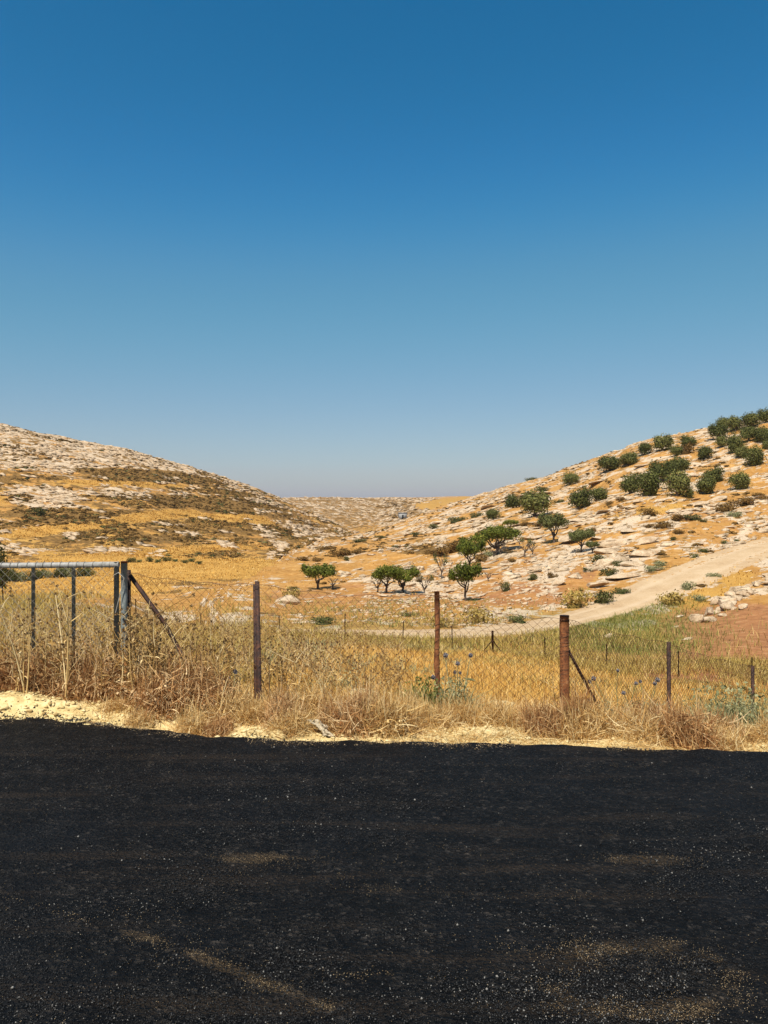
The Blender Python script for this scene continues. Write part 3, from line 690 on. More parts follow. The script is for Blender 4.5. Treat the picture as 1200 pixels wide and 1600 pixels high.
a,bm_=G[1]; o=mk('post',*loc(cat([angle_iron(bm_+(-.022,0,-.03),a-dn+np.array((-.01,0,0)),.034),angle_iron(bm_+(.022,.0,-.0)+np.array((-.02,0,0)),a-dn+np.array((.032,0,0)),.045)]),o1),M_RUSTD,f1); o['label']='leaning dark rusty steel section post'
a,b=G[2]; o=mk('post',*loc(bent(a-dn,b,.027),o1),M_RUST,f1,True); o['label']='slim red-brown pipe post'
a,b=G[3]; cpst=mk('post',*loc(bent(a-dn,b,.047,12,.004,16),o1),M_RUST,f1,True); cpst['label']='thick rust-red pipe corner post'
capring=bent(b-(0,0,.055),b+(0,0,.004),.049,3,0,16); mk('cap',*loc(capring,o1),M_RUSTD,cpst,True)
def wrap(a,b,r,turns,par):
    t=np.linspace(0,1,turns*10); P=a+(b-a)*t[:,None]; th=t*turns*2*pi
    P=P+np.c_[r*np.cos(th),r*np.sin(th),.02*np.sin(t*31)]; m=mk('wire_wrap',*loc(tubes(P[None],np.full((1,len(t)),.0028),3,np.array((.5,))),o1),M_WIRE,par); return m
wrap(a,b-np.array((0,0,.08)),.049,15,cpst); wrap(a+np.array((0,0,.3)),b-np.array((0,0,.08)),-.049,9,cpst)
wrap(G[2][0],G[2][1]-np.array((0,0,.03)),.029,13,f1.children[2])
e=at(312,1056,7.5); mk('brace',*loc(angle_iron((0,0,0),(0,0,0)),o1) if False else loc(tubes(np.stack([G[0][1]-(0,0,.05)+np.array((.02,-.03,0)),(G[0][1]+e)/2,e-np.array((0,0,.1))])[None],np.full((1,3),.021),4,np.array((.5,)),True),o1),M_RUSTD,f1)
zt=[];zb=[]
def bay(i,dz0=-.03,dz1=-.03,mat=M_WIRE,root=f1,o0=None,pitch=.09,sag=.05):
    (a0,b0),(a1,b1)=G[i],G[i+1]
    m=chain(a0[:2]+np.array((0,-.045)),a1[:2]+np.array((0,-.045)),pitch,
        lambda f:(a0[2]+.02)*(1-f)+(a1[2]+.02)*f, lambda f:(b0[2]+dz0)*(1-f)+(b1[2]+dz1)*f-sag*np.sin(f*pi)+.012*np.sin(f*23))
    tag(mk('chain_link',*loc(m,o0),mat,root),None,None,None,'stuff')
    t=np.linspace(0,1,14); zz=(b0[2]+dz0)*(1-t)+(b1[2]+dz1)*t-sag*np.sin(t*pi)+.012*np.sin(t*23)
    P=np.c_[a0[0]+(a1[0]-a0[0])*t,a0[1]+(a1[1]-a0[1])*t-.045,zz]
    mk('top_wire',*loc(tubes(P[None],np.full((1,14),.0022),4,np.array((.5,))),o0),mat,root)
for i in range(3): bay(i,-.03,-.03,M_WIRE,f1,o1,.092,(.03,.05,.06)[i])
f2=empty('chain_link_fence',G[4][0]); tag(f2,'chain-link fence running downhill right from the thick corner post','fence'); o2=G[4][0]
for i in (4,5,6):
    a,b=G[i]; mk('post',*loc(angle_iron(b,a-dn,.038,.006),o2),M_RUSTD,f2)
e=on(937,8.6); tp=at(889,1018,8.1)
mk('brace',*loc(tubes(np.stack([tp,(tp+at(937,1108,8.5))/2,at(937,1108,8.5)])[None],np.full((1,3),.021),4,np.array((.5,)),True),o2),M_RUSTD,f2)
for i in (3,4,5): bay(i,-.03,-.01,M_WIRE,f2,o2,.062,.02)

# far fence along the foot of the field
ff=[(-150,34,918,952),(5,34,893,935),(115,34.5,905,948),(213,34,915,955),(313,34,928,960),(437,32,953,984),(539,30,966,1010),(629,30.5,980,1018),(707,30,985,1022),(770,30,1000,1032),(852,30,1008,1044),(948,29.5,1016,1050),(1060,28,1030,1070),(1175,28,1042,1080),(1300,28,1050,1085)]
r0=on(629,30.5); f3=empty('post_and_wire_fence',r0); tag(f3,'far line of thin rusty posts and wires below the field','fence')
tops=[]
for px,Y,t0,b0 in ff:
    g=on(px,Y); h=max(.85,min(1.25,(b0-t0)/F*Y)); tp=g+np.array((rng.normal(0,.02),0,h)); tops.append((g,tp))
    mk('post',*loc(tubes(np.stack([g-(0,0,.2),tp])[None],np.full((1,2),.021 if px!=770 else .045),6,np.array((.5,)),True),r0),M_RUSTD,f3,False)
    if px==770:
        for s in (-.5,.4): mk('brace',*loc(tubes(np.stack([g+(s,-.1,-.05),tp-(0,0,.35)])[None],np.full((1,2),.02),5,np.array((.5,)),True),r0),M_RUSTD,f3)
for f in (.3,.62,.95):
    P=np.array([g*(1-f)+t*f for g,t in tops]); mk('strand',*loc(tubes(P[None],np.full((1,len(P)),.004),3,np.array((.5,))),r0),M_WIRE,f3)

# ------------------------------------------------------------------ landmarks for labels
LM=[]   # (px,py,phrase)
def landmark(px,py,ph): LM.append((px,py,ph))
ORD=('','second ','third ','fourth ','fifth ','sixth ','seventh ','eighth ','ninth ','tenth ','eleventh ','twelfth ','thirteenth ','fourteenth ','fifteenth ','sixteenth ')
_cnt={}
def near_label(desc,px,py,mx=16):
    best=min(LM,key=lambda l:(l[0]-px)**2+((l[1]-py)*1.6)**2)
    dx=px-best[0]; dy=py-best[1]
    if abs(dx)>abs(dy)*1.2: d='right of' if dx>0 else 'left of'
    else: d='below' if dy>0 else 'above'
    k=(desc,d,best[2]); c=_cnt.get(k,0); _cnt[k]=c+1
    o=ORD[c] if c<16 else 'other '
    return f'{desc}, {o}nearest {d} {best[2]}'

# ------------------------------------------------------------------ trees
def crown_mesh(lobes,n,leaf,asp=.5):
    Cs=[];Ns=[];w=np.array([r[0]*r[1]*r[2] for _,r in lobes])**.67; w/=w.sum()
    for (c,r),k in zip(lobes,(w*n).astype(int)):
        d=unit(k); rad=1-.55*rng.random(k)**1.6
        rad*=1+.24*np.sin(d[:,0]*7+c[0]*9)*np.sin(d[:,2]*6+c[1]*5)+.13*rng.normal(size=k)
        keep=d[:,2]>-.75
        Cs.append((np.array(c)+d*rad[:,None]*np.array(r))[keep]); Ns.append(d[keep])
    C=np.concatenate(Cs); N=np.concatenate(Ns)
    t=np.clip(.5+.22*rng.normal(size=len(C))+.25*(vn(C[:,0]*2.5,C[:,1]*2.5+C[:,2]*2.1,3)-.5),0,1)
    return leaves(C,leaf*rng.uniform(.6,1.4,len(C)),N,asp,t)
def limb(p0,p1,r0,r1,K=6,wob=.08):
    t=np.linspace(0,1,K)[:,None]; P=np.asarray(p0)*(1-t)+np.asarray(p1)*t
    L=np.linalg.norm(np.asarray(p1)-np.asarray(p0)); P[1:-1]+=rng.normal(0,wob*L*.5,(K-2,3))
    return tubes(P[None],np.linspace(r0,r1,K)[None],6,np.array((.5,)))
def make_olive(seed):
    """round dense crown, height 1, sitting almost on the ground"""
    nl=rng.integers(6,10); lobes=[]
    for k in range(nl):
        a=rng.random()*2*pi; rr=rng.uniform(.10,.27)
        lobes.append(((rr*math.cos(a),rr*math.sin(a),rng.uniform(.24,.66)),(rng.uniform(.18,.28),rng.uniform(.18,.28),rng.uniform(.2,.30))))
    lobes.append(((0,0,.42),(.42,.42,.44)))
    cr=crown_mesh(lobes,4200,.066,.6)
    tr=[limb((0,0,-.06),(.02,.01,.32),.055,.04)]
    for k in range(4):
        a=k*1.6+rng.random(); tr.append(limb((.01,0,.2),(.28*math.cos(a),.28*math.sin(a),.55),.032,.012))
    return cat(tr),cr
def make_almond(seed,sparse=False,wide=1.0):
    """open vase: short trunk, spreading limbs, leaf clumps at their ends; height 1"""
    tr=[];lobes=[]
    th=rng.uniform(.16,.26); tr.append(limb((0,0,-.06),(rng.normal(0,.02),rng.normal(0,.02),th),.042,.034))
    n=rng.integers(5,8)
    for k in range(n):
        a=k*2*pi/n+rng.normal(0,.3); R=rng.uniform(.2,.36)*wide; h=rng.uniform(.52,.74)
        p1=(R*math.cos(a),R*math.sin(a),h); tr.append(limb((0,0,th*.9),p1,.026,.010,6,.12))
        for j in range(3):
            b=a+rng.normal(0,.7); p2=(p1[0]+.18*wide*math.cos(b),p1[1]+.18*wide*math.sin(b),min(.97,h+rng.uniform(.02,.2)))
            tr.append(limb(np.array(p1)*.75+np.array((0,0,th*.2)),p2,.011,.004,5,.12))
            if not sparse or rng.random()<.55: lobes.append(((p2[0]*.92,p2[1]*.92,p2[2]-.05),(rng.uniform(.10,.18)*wide,rng.uniform(.10,.18)*wide,rng.uniform(.10,.18))))
        if not sparse: lobes.append((p1,(.19*wide,.19*wide,.18)))
    if not sparse: lobes.append(((0,0,.66),(.32*wide,.32*wide,.28)))
    cr=crown_mesh(lobes,520 if sparse else 4200,.060 if not sparse else .052,.55)
    return cat(tr),cr
def proto(name,kind,trunk,crown,mat):
    t=mk(name+'_trunk',*trunk,M_BARK,None,True); c=mk(name+'_crown',*crown,mat,None)
    dt,dc=t.data,c.data
    bpy.data.objects.remove(t); bpy.data.objects.remove(c); return dt,dc
def plant_tree(name,pr,p,h,wfac,label,catg,group,rz=None):
    r=empty(name,p,rng.random()*6 if rz is None else rz); r.scale=(h*wfac*rng.uniform(.94,1.08),h*wfac,h*rng.uniform(.94,1.06))
    tag(r,label,catg,group)
    for nm,dat in (('trunk',pr[0]),('crown',pr[1])):
        if dat is None: continue
        o=bpy.data.objects.new(nm,dat); COL.objects.link(o); o.parent=r
    return r
OL=[proto('olive','o',*make_olive(k),M_OLIVE) for k in range(7)]
olives=[ # px, base py, width px, height px, label
 (890,761,33,24,'small round olive tree alone above the twin olives mid slope'),
 (906,793,42,34,'left tree of the twin olive clump mid slope'),(934,781,38,24,'right tree of the twin olive clump mid slope'),
 (952,736,45,29,'larger left olive of the pair leaning along the skyline'),(983,724,36,22,'smaller right olive of the pair along the skyline'),
 (1009,711,27,20,'little olive alone on the skyline right of the pair'),
 (1036,704,36,26,'left olive of the skyline trio'),(1056,710,27,21,'middle olive of the skyline trio, set lowest'),(1076,697,30,18,'right olive of the skyline trio'),
 (1103,714,31,21,'small olive alone below the skyline trio to the right'),
 (1122,687,36,26,'lower left olive of the dense upper grove'),(1130,670,28,20,'top left olive of the dense upper grove'),(1149,671,33,27,'top middle olive of the dense upper grove'),
 (1127,699,25,20,'small olive tucked under the left of the upper grove'),(1150,704,34,36,'tall olive in the middle of the upper grove'),
 (1158,714,26,21,'small olive at the foot of the tall grove olive'),(1178,729,38,32,'big round olive at the lower right of the grove'),
 (1170,690,30,25,'dark olive right of the tall grove olive'),(1191,690,32,27,'dark olive by the right picture edge mid grove'),
 (1176,666,36,27,'highest left olive at the top right corner of the hill'),(1197,660,32,25,'highest right olive cut by the picture edge'),(1199,702,20,18,'little olive cut by the picture edge below the grove'),
 (984,771,36,36,'left olive of the big dark clump mid hill'),(1012,776,46,42,'front olive of the big dark clump mid hill'),(1036,753,44,36,'back olive of the big dark clump mid hill'),
 (1061,738,36,28,'uphill olive trailing the big dark clump'),(1058,774,46,43,'right front olive of the big dark clump mid hill'),(1078,772,17,18,'tiny olive at the right end of the big clump'),
 (1102,766,36,34,'front olive of the pair right of the big clump'),(1114,750,36,27,'rear olive of the pair right of the big clump'),
 (1155,760,39,29,'lone low olive near the right edge mid hill'),
 (836,809,58,46,'broad dark olive lowest on the slope left of the twins'),(802,796,32,24,'small olive behind left of the broad dark olive'),(771,812,27,21,'small compact olive farthest left on the right hill'),
]
PH=('round lone olive','twin olives','twin olives','skyline pair','skyline pair','little skyline olive')
for k,(px,py,w,h,lb) in enumerate(olives):
    Y=find_Y(px,py,70,230); p=on(px,Y); H=h/F*Y*1.12
    plant_tree('olive_tree',OL[k%7],p-np.array((0,0,.05*H)),H,(w/h)*.90,lb,'tree','olive trees on the right hill')
AL=[proto('almond','a',*make_almond(k),M_ALMOND) for k in range(4)]; ALS=[proto('almond_s','a',*make_almond(k,True),M_ALMONDP) for k in range(3)]
ALP=[proto('almond_p','a',*make_almond(k),M_ALMONDP) for k in range(2)]
bare=[]
for k in range(3):
    t,_=make_almond(k,True); bare.append(proto('bare','b',t,leaves(np.array([[0,0,.9]]),.01),M_SCRUB))
almonds=[
 (497,919,50,43,AL,0,'wide flat-topped almond tree standing apart at the left'),
 (604,926,46,48,AL,1,'left almond tree of the touching pair'),(629,922,46,48,AL,2,'right almond tree of the touching pair'),
 (663,923,28,40,ALS,0,'thin sparse almond right of the touching pair'),(690,905,26,44,ALS,1,'pale sparse almond with a long bare stem'),
 (734,895,40,54,AL,3,'almond tree behind the nearest one, crown just above it'),(727,946,46,62,AL,0,'nearest almond tree with a dark shadow on the soil'),
 (775,864,64,48,AL,2,'largest bushy almond tree in the orchard middle'),(820,872,30,40,ALS,2,'sparse almond right of the largest one'),
 (866,848,42,50,ALP,0,'open almond tree in front of the dark rock ledge'),(908,859,36,38,ALP,1,'yellow-green almond right of the dark rock ledge'),
 (926,862,20,20,ALP,0,'small bushy almond sapling beside the yellow-green almond'),(797,828,24,18,AL,1,'small almond crown peeping behind the largest almond'),
]
for px,py,w,h,fam,k,lb in almonds:
    Y=find_Y(px,py,40,140); p=on(px,Y); H=h/F*Y*1.0
    plant_tree('almond_tree',fam[k%len(fam)],p,H,(w/h)*(1.05 if fam is not ALS else .95),lb,'tree','almond trees in the orchard')
for px,py,h,k,lb in ((763,911,20,0,'leafless sapling on the orange soil right of nearest almond'),(520,918,24,1,'bare twiggy bush right of the wide almond'),(590,924,26,2,'grey leafless bush left of the touching almonds'),(782,866,30,1,'dark bare almond stems right of the largest almond'),(832,868,26,2,'bare sapling beside the dark rock ledge'),(772,872,20,0,'little bare sapling under the largest almond')):
    Y=find_Y(px,py,40,140); p=on(px,Y); H=h/F*Y
    r=empty('bare_sapling',p,rng.random()*6); r.scale=(H,H,H); tag(r,lb,'sapling')
    o=bpy.data.objects.new('branches',bare[k][0]); COL.objects.link(o); o.parent=r
# dark evergreen cut by the left picture edge
Y=60.; p=on(-9,Y); lob=[((0,0,.15+.14*k),(.30-.012*k,.30-.012*k,.17)) for k in range(6)]
dk=proto('cy','c',limb((0,0,-.05),(0,0,.5),.05,.03),crown_mesh(lob,2600,.06,.5),M_OLIVE)
plant_tree('evergreen_tree',dk,p,3.5,1.05,'dark evergreen cut off by the left picture edge behind the gate','tree',None)
for px,py,ph in ((497,900,'the wide almond'),(615,905,'the touching almonds'),(690,890,'the pale sparse almond'),(727,925,'the nearest almond'),(775,850,'the largest almond'),(866,835,'the ledge almond'),(908,845,'the yellow-green almond'),
     (836,790,'the broad olive'),(920,780,'the twin olives'),(890,750,'the round lone olive'),(968,722,'the skyline pair'),(1030,760,'the big olive clump'),(1108,755,'the right olive pair'),(1155,748,'the low lone olive'),(1150,690,'the upper grove'),(1045,695,'the skyline trio'),
     (1000,930,'the track bend'),(1110,885,'the track climb'),(1150,930,'the stone pile'),(683,1000,'the slim pipe post'),(882,1030,'the thick corner post'),(402,980,'the leaning dark post'),(190,960,'the gate post'),(50,950,'the gate'),(1045,1060,'the thin right post'),
     (65,800,'the dark hillside bush'),(300,880,'the golden field'),(629,806,'the far hut'),(200,740,'the scrub band'),(540,860,'the cushion row')):
    landmark(px,py,ph)

# ------------------------------------------------------------------ small hut far up the valley
p=at(629,814,330); Yh=find_Y(629,812,270,500); p=on(629,Yh); p[2]-=.2
ht=empty('stone_hut',p,.3); tag(ht,'tiny grey flat-roofed hut far up the valley','hut')
mk('wall',*box((0,0,1.4),(3.4,3.0,3.2)),M_CONC,ht); mk('roof',*box((0,0,3.1),(3.8,3.4,.22)),M_CONC,ht); mk('door',*box((-.4,-1.52,1.1),(.9,.06,2.0)),M_DARK,ht)

# ------------------------------------------------------------------ limestone: named outcrops, then the scatter
RK=[]
for k in range(8):
    V,Fa,T=rock(3,1,rng.uniform(.55,.8),rng.uniform(.28,.45),14,.012,(.35,.8))
    V=V*(1+.10*(fbm(V[:,0]*3+k*7,V[:,1]*3+V[:,2]*9,k,3)-.5)[:,None])
    o=mk('r',V,Fa,None,M_ROCK); RK.append(o.data); bpy.data.objects.remove(o)
def boulder(px,py,wpx,hfac,label,name='limestone_boulder',grp='limestone outcrops on the right hillside',catg='rock',sink=.25,ymin=36,ymax=200,tilt=None,Y=None):
    Y=find_Y(px,py,ymin,ymax) if Y is None else Y; p=on(px,Y); s=wpx/F*Y/2
    o=bpy.data.objects.new(name,RK[rng.integers(0,8)]); COL.objects.link(o)
    o.scale=(s,s*rng.uniform(.8,1.3),s*hfac); o.location=(p[0],p[1],p[2]+s*hfac*(.36-sink*.8)); o.rotation_euler=(rng.normal(0,.08),(-.12 if tilt is None else tilt)+rng.normal(0,.06),rng.normal(0,.35)+(pi if rng.random()<.5 else 0))
    if o.rotation_euler.z>1.5: o.rotation_euler.y*=-1
    tag(o,label,catg,grp); return o
boulder(777,922,17,1.9,'white upright boulder on the orange soil right of nearest almond',sink=.1)
boulder(893,846,66,.55,'long overhanging rock ledge with a dark hollow beneath',sink=-.1)
boulder(450,946,46,1.0,'pale tilted rock ledge left of the orchard, beyond the leaning post',ymin=42,ymax=60)
boulder(437,874,14,1.6,'lone boulder at the edge of the golden field')
hand=[(975,905,60,.8),(930,915,50,.7),(955,880,70,.7),(1000,868,70,.6),(1010,848,60,.6),(960,850,60,.6),(925,890,40,.8),(985,885,50,.7),(900,905,40,.6),(870,915,36,.7),(915,930,34,.8),(942,862,55,.6),(1040,852,36,.6),
  (838,896,30,.7),(860,888,34,.6),(830,880,28,.6),(800,905,30,.6),(750,930,26,.6),(845,935,22,.6),(690,940,22,.6),(640,945,20,.6),(665,925,18,.8),(700,925,22,.6),(575,925,20,.6),(545,930,22,.6),(500,895,16,.8),(535,893,22,.6),(480,900,16,.6),
  (820,905,24,.7),(855,910,26,.7),(880,935,20,.7),(715,905,26,.6),(745,880,24,.6),(790,885,30,.6),(650,900,26,.6),(620,880,24,.5),(585,895,22,.5),(700,880,26,.6),(805,855,40,.5),(830,840,44,.5),(790,842,36,.5),(745,850,30,.5),(930,840,40,.5),(980,830,44,.5),
  (1050,800,40,.5),(1090,790,44,.5),(1030,785,34,.5),(1120,780,40,.5),(1160,800,40,.5),(1180,775,36,.5),(960,770,30,.5),(870,815,40,.5),(900,812,36,.5),(940,803,34,.5),(850,775,36,.4),(930,757,36,.4),(1005,745,34,.4),(1090,745,30,.4),(1130,738,34,.4),(1060,720,30,.4),(1000,730,34,.4),
  (720,825,34,.4),(700,835,40,.4),(670,845,34,.4),(640,835,30,.4),(740,812,36,.4),(690,815,34,.4),(610,860,26,.4),(580,870,24,.4),(560,905,18,.5),(520,880,16,.5),(760,795,34,.4),(790,785,30,.4),(820,775,30,.4)]
for k,(px,py,w,hf) in enumerate(hand):
    boulder(px,py,w,hf,near_label('pale limestone slab' if hf<.55 else 'cream limestone outcrop',px,py))
# random further slabs big enough to pick out on the near right slope
cnt=0
while cnt<110:
    px=rng.uniform(480,1200); py=rng.uniform(770,945); Y=find_Y(px,py,44,160)
    if Y>158: continue
    c=cover(np.array([px]),np.array([py]),np.array([Y]))[0]
    if rng.random()>c[2]*1.4: continue
    X=(px-600)/F*Y
    if track_near(np.array([X]),np.array([Y]))[0][0]<3.2: continue
    boulder(px,py,rng.uniform(12,26),rng.uniform(.4,.7),near_label('small cream limestone rock',px,py)); cnt+=1
# tumbled stone pile beside the track
for k in range(46):
    t=rng.random(); px=1085+130*t+rng.normal(0,9); py=968-66*t+rng.normal(0,7)
    if k<12: px=1130+rng.normal(0,14); py=950+rng.normal(0,7)
    boulder(px,py,rng.uniform(12,34),rng.uniform(.9,1.7),near_label(('squat ' if k%3==0 else 'blocky ' if k%3==1 else 'flat ')+'tumbled stone',px,py),'fieldstone','stones of the tumbled pile beside the track',ymin=40,ymax=66)
for px,py,w in ((945,1000,36),(1055,980,16),(1075,998,26),(1062,965,18),(1045,1003,14)):
    boulder(px,py,w,.8,near_label('orange-stained fieldstone on the bank',px,py),'fieldstone','stones of the tumbled pile beside the track',ymin=34,ymax=60)
# stuff rocks over both hills and the plateau
R20=[rock(1,1,rng.uniform(.4,.75),rng.uniform(.18,.42),7,.10,(.3,.75)) for _ in range(18)]
R80=[rock(2,1,rng.uniform(.5,.8),rng.uniform(.25,.45),9,.02) for _ in range(8)]
def hill_pts(n,side,ylo,yhi,pxlo,pxhi):
    """uniform over screen-bearing and ground area, keeps ground the photo can see or nearly so"""
    Y=np.sqrt(rng.uniform(ylo**2,yhi**2,n)); px=rng.uniform(pxlo,pxhi,n); X=(px-600)/F*Y
    L=is_left(px,Y); m=L if side=='l' else ~L
    X,Y,px=X[m],Y[m],px[m]
    ci=np.clip(np.searchsorted(us,X/Y),0,NC-1); ri=np.clip(np.searchsorted(Ys,Y),0,NR-1)
    m=VIS[ri,ci]|VIS[np.maximum(ri-3,0),ci]; X,Y,px=X[m],Y[m],px[m]
    z=height(X,Y); py=800-F*(z-EYE)/Y
    return X,Y,z,px,py,cover(px,py,Y)
def vnb(X,Y,z,s): return fbm(X*.30*s,bed(X,Y,z)*1.6*s+Y*.05*s,111,3)
def scatter_rocks(name,label,n,side,ylo,yhi,pxlo,pxhi,smin,smax,var,thr=.25,dens=1.):
    X,Y,z,px,py,c=hill_pts(n,side,ylo,yhi,pxlo,pxhi)
    k=c[:,2]+1.7*(vnb(X,Y,z,.8)-.5); d,_=track_near(X,Y)
    m=(rng.random(len(X))<sst(thr,.75,k)*dens)&(d>2.6); X,Y,z=X[m],Y[m],z[m]
    s=smin+(smax-smin)*rng.random(len(X))**2.2
    til=np.where(is_left(px[m],Y),-.2,.22)
    V=inst(var,np.c_[X,Y,z+s*.02],np.where(rng.random(len(X))<.5,0,pi)+rng.normal(0,.4,len(X)),s,None,s*rng.uniform(.6,1.1,len(X)),til)
    o=mk(name,*V,M_ROCK); tag(o,label,'rocks',None,'stuff'); return o
scatter_rocks('loose_rocks','countless pale limestone ledges striping the left hill',60000,'l',112,285,-80,560,.32,1.7,R20,.42,.6)
scatter_rocks('loose_rocks','countless small limestone rocks over the right hill',56000,'r',70,235,480,1290,.16,1.2,R20,.34,.5)
scatter_rocks('loose_rocks','pale rock terraces banding the distant plateau',26000,'r',330,640,360,800,.7,3.4,R20,.36,.4)
scatter_rocks('loose_rocks','pale rock terraces under the left end of the plateau',12000,'l',300,640,300,620,.7,3.4,R20,.36,.4)
scatter_rocks('loose_rocks','small stones on the orange orchard soil',15000,'r',44,80,300,1290,.07,.36,R80,.28,.42)

# ------------------------------------------------------------------ cushion shrubs
def make_cushion(n=26,leaf=.22,flat=.55):
    d=unit(n*2); d=d[d[:,2]>-.05][:n]; C=d*np.array((.5,.5,flat*.62))*rng.uniform(.7,1.05,(len(d),1))+np.array((0,0,.05))
    return leaves(C,leaf*rng.uniform(.7,1.4,len(C)),d,.8)
CU=[make_cushion(34,.36) for _ in range(8)]
def core(flat=.5):
    V,Fa=ICO[1]; V=V*np.array((.30,.30,flat*.36))*(1+.15*rng.normal(size=(len(V),1))); return V,Fa.copy(),np.full(len(V),.0)
CUC=[cat([core(),c]) for c in CU]
def scatter_shrubs(name,label,n,side,ylo,yhi,pxlo,pxhi,smin,smax,mat,thr,dens=1.):
    X,Y,z,px,py,c=hill_pts(n,side,ylo,yhi,pxlo,pxhi)
    k=c[:,1]+1.1*(fbm(X*.16,bed(X,Y,z)*.5+Y*.05,131,3)-.5); d,_=track_near(X,Y)
    m=(rng.random(len(X))<sst(thr,.8,k)*dens)&(d>2.3); X,Y,z=X[m],Y[m],z[m]
    s=smin+(smax-smin)*rng.random(len(X))**1.8
    o=mk(name,*inst(CUC,np.c_[X,Y,z-.02],rng.random(len(X))*6.28,s,rng.random(len(X)),s*rng.uniform(.45,.8,len(X))),mat); tag(o,label,'shrubs',None,'stuff')
scatter_shrubs('cushion_shrubs','brown thorny scrub mottling the left hillside',52000,'l',112,285,-80,560,.35,1.3,M_SCRUB,.36,.52)
scatter_shrubs('cushion_shrubs','olive green scrub mottling the left hillside',9000,'l',112,285,-80,560,.4,1.3,M_SCRUBG,.42,.4)
scatter_shrubs('cushion_shrubs','small dark scrub dotting the right hillside',26000,'r',58,235,480,1290,.25,1.0,M_SCRUB,.14,.42)
scatter_shrubs('cushion_shrubs','dark scrub lines banding the distant plateau',16000,'r',330,640,360,800,.9,2.8,M_SCRUB,.42,.35)
def make_bush(n=700,leaf=.085,flat=.7):
    lob=[((rng.normal(0,.2),rng.normal(0,.2),rng.uniform(.15,.35)*flat/.7),(rng.uniform(.2,.34),rng.uniform(.2,.34),rng.uniform(.18,.28)*flat/.7)) for _ in range(6)]
    return crown_mesh(lob,n,leaf,.6)
BU=[]
for mat,nm in ((M_SCRUB,'b'),(M_SCRUBG,'g'),(M_ALMONDP,'a'),(M_SAGE,'s'),(M_KHAKI,'k')):
    L=[]
    for k in range(3):
        o=mk('bush',*cat([core(.6),make_bush()]),mat); L.append(o.data); bpy.data.objects.remove(o)
    BU.append(L)
def bush(px,py,wpx,asp,fam,label,name='cushion_shrub',grp='low cushion shrubs on the hillsides',ymin=40,ymax=300,Y=None,catg='shrub'):
    Y=find_Y(px,py,ymin,ymax) if Y is None else Y; p=on(px,Y); s=wpx/F*Y/1.0
    o=bpy.data.objects.new(name,BU[fam][rng.integers(0,3)]); COL.objects.link(o)
    o.location=tuple(p-np.array((0,0,.03))); o.scale=(s,s*.9,s*asp*1.6); o.rotation_euler=(0,0,rng.random()*6.28)
    tag(o,label,catg,grp); return o
sh=[(497,871,24,.4,0),(475,878,24,.4,0),(535,864,38,.35,0),(556,863,30,.35,0),(510,860,34,.3,0),(543,877,14,.6,1),(616,856,11,.6,1),(636,852,10,.5,1),(686,868,40,.4,0),(712,860,46,.45,0),(730,848,30,.4,0),(713,814,30,.4,1),(742,806,22,.5,1),(680,828,22,.4,1),(650,838,18,.4,1),(598,838,22,.3,1),(560,848,26,.3,1),
 (756,880,26,.6,0),(765,868,20,.7,3),(820,818,22,.4,0),(842,822,24,.4,0),(872,782,22,.4,1),(850,770,26,.4,1),(828,752,20,.4,1),(970,787,16,.5,0),(952,792,14,.6,0),(1016,806,30,.5,0),(1034,822,34,.4,0),(1055,812,26,.5,0),(1060,830,22,.4,0),(1013,822,18,.4,0),(1085,810,34,.3,1),(1130,796,40,.4,0),(1165,790,40,.4,0),(1150,808,28,.4,3),(1185,772,24,.4,0),(1196,782,24,.4,0),
 (1072,708,28,.8,0),(1005,762,14,.5,0),(1100,818,14,.5,1),(925,830,18,.5,0),(950,898,26,.6,1),(965,885,18,.6,1),(940,880,30,.6,1),(918,892,16,.6,1),(830,905,20,.7,1),(790,928,22,.8,1),(800,880,16,.5,0),(862,905,18,.6,0),(1050,842,14,.5,1),
 (1020,892,30,.45,3),(1032,884,24,.5,3),(1084,866,18,.5,2),(1100,856,18,.5,2),(1130,842,12,.6,2),(1152,838,11,.6,2),(1115,905,20,.5,3),(1092,942,26,.5,3),
 (810,974,34,.5,2),(455,938,42,.6,4),(505,975,50,.3,2),(635,962,34,.2,2),(505,912,12,.5,0),(462,925,18,.5,1),(895,952,56,.65,4),(940,944,46,.5,1),(970,930,30,.4,2),(1050,945,60,.45,4),(1075,925,26,.7,3),(750,972,60,.5,4),(690,978,44,.45,4)]
famn=('brown cushion shrub','olive green shrub','fresh green bush','grey-green bush','khaki dry bush')
for px,py,w,asp,fam in sh: bush(px,py,w,asp,fam,near_label(famn[fam],px,py))
o=bush(65,807,30,.5,1,'dark hillside bush beside white rocks on the left hill',name='green_bush',grp=None)
for k,px in enumerate((204,218,236,246,262,275,288,300,312)):
    bush(px,881-rng.uniform(0,3),rng.uniform(10,18),.6,(1,2)[k%2],('leftmost' if k==0 else 'rightmost' if k==8 else ORD[k].strip()+' from left')+' green bush in the row edging the golden field','green_bush','green bushes edging the golden field',ymin=70,ymax=130)
for k,px in enumerate((4,18,33,47,60,74,88,101,113,124,138)):
    bush(px,906-k*.6,rng.uniform(18,26),.9,(1,2,3)[k%3],('leftmost' if k==0 else ORD[k].strip()+' from left')+' green shrub in the row behind the gate','green_bush','green shrubs behind the gate',ymin=60,ymax=110)

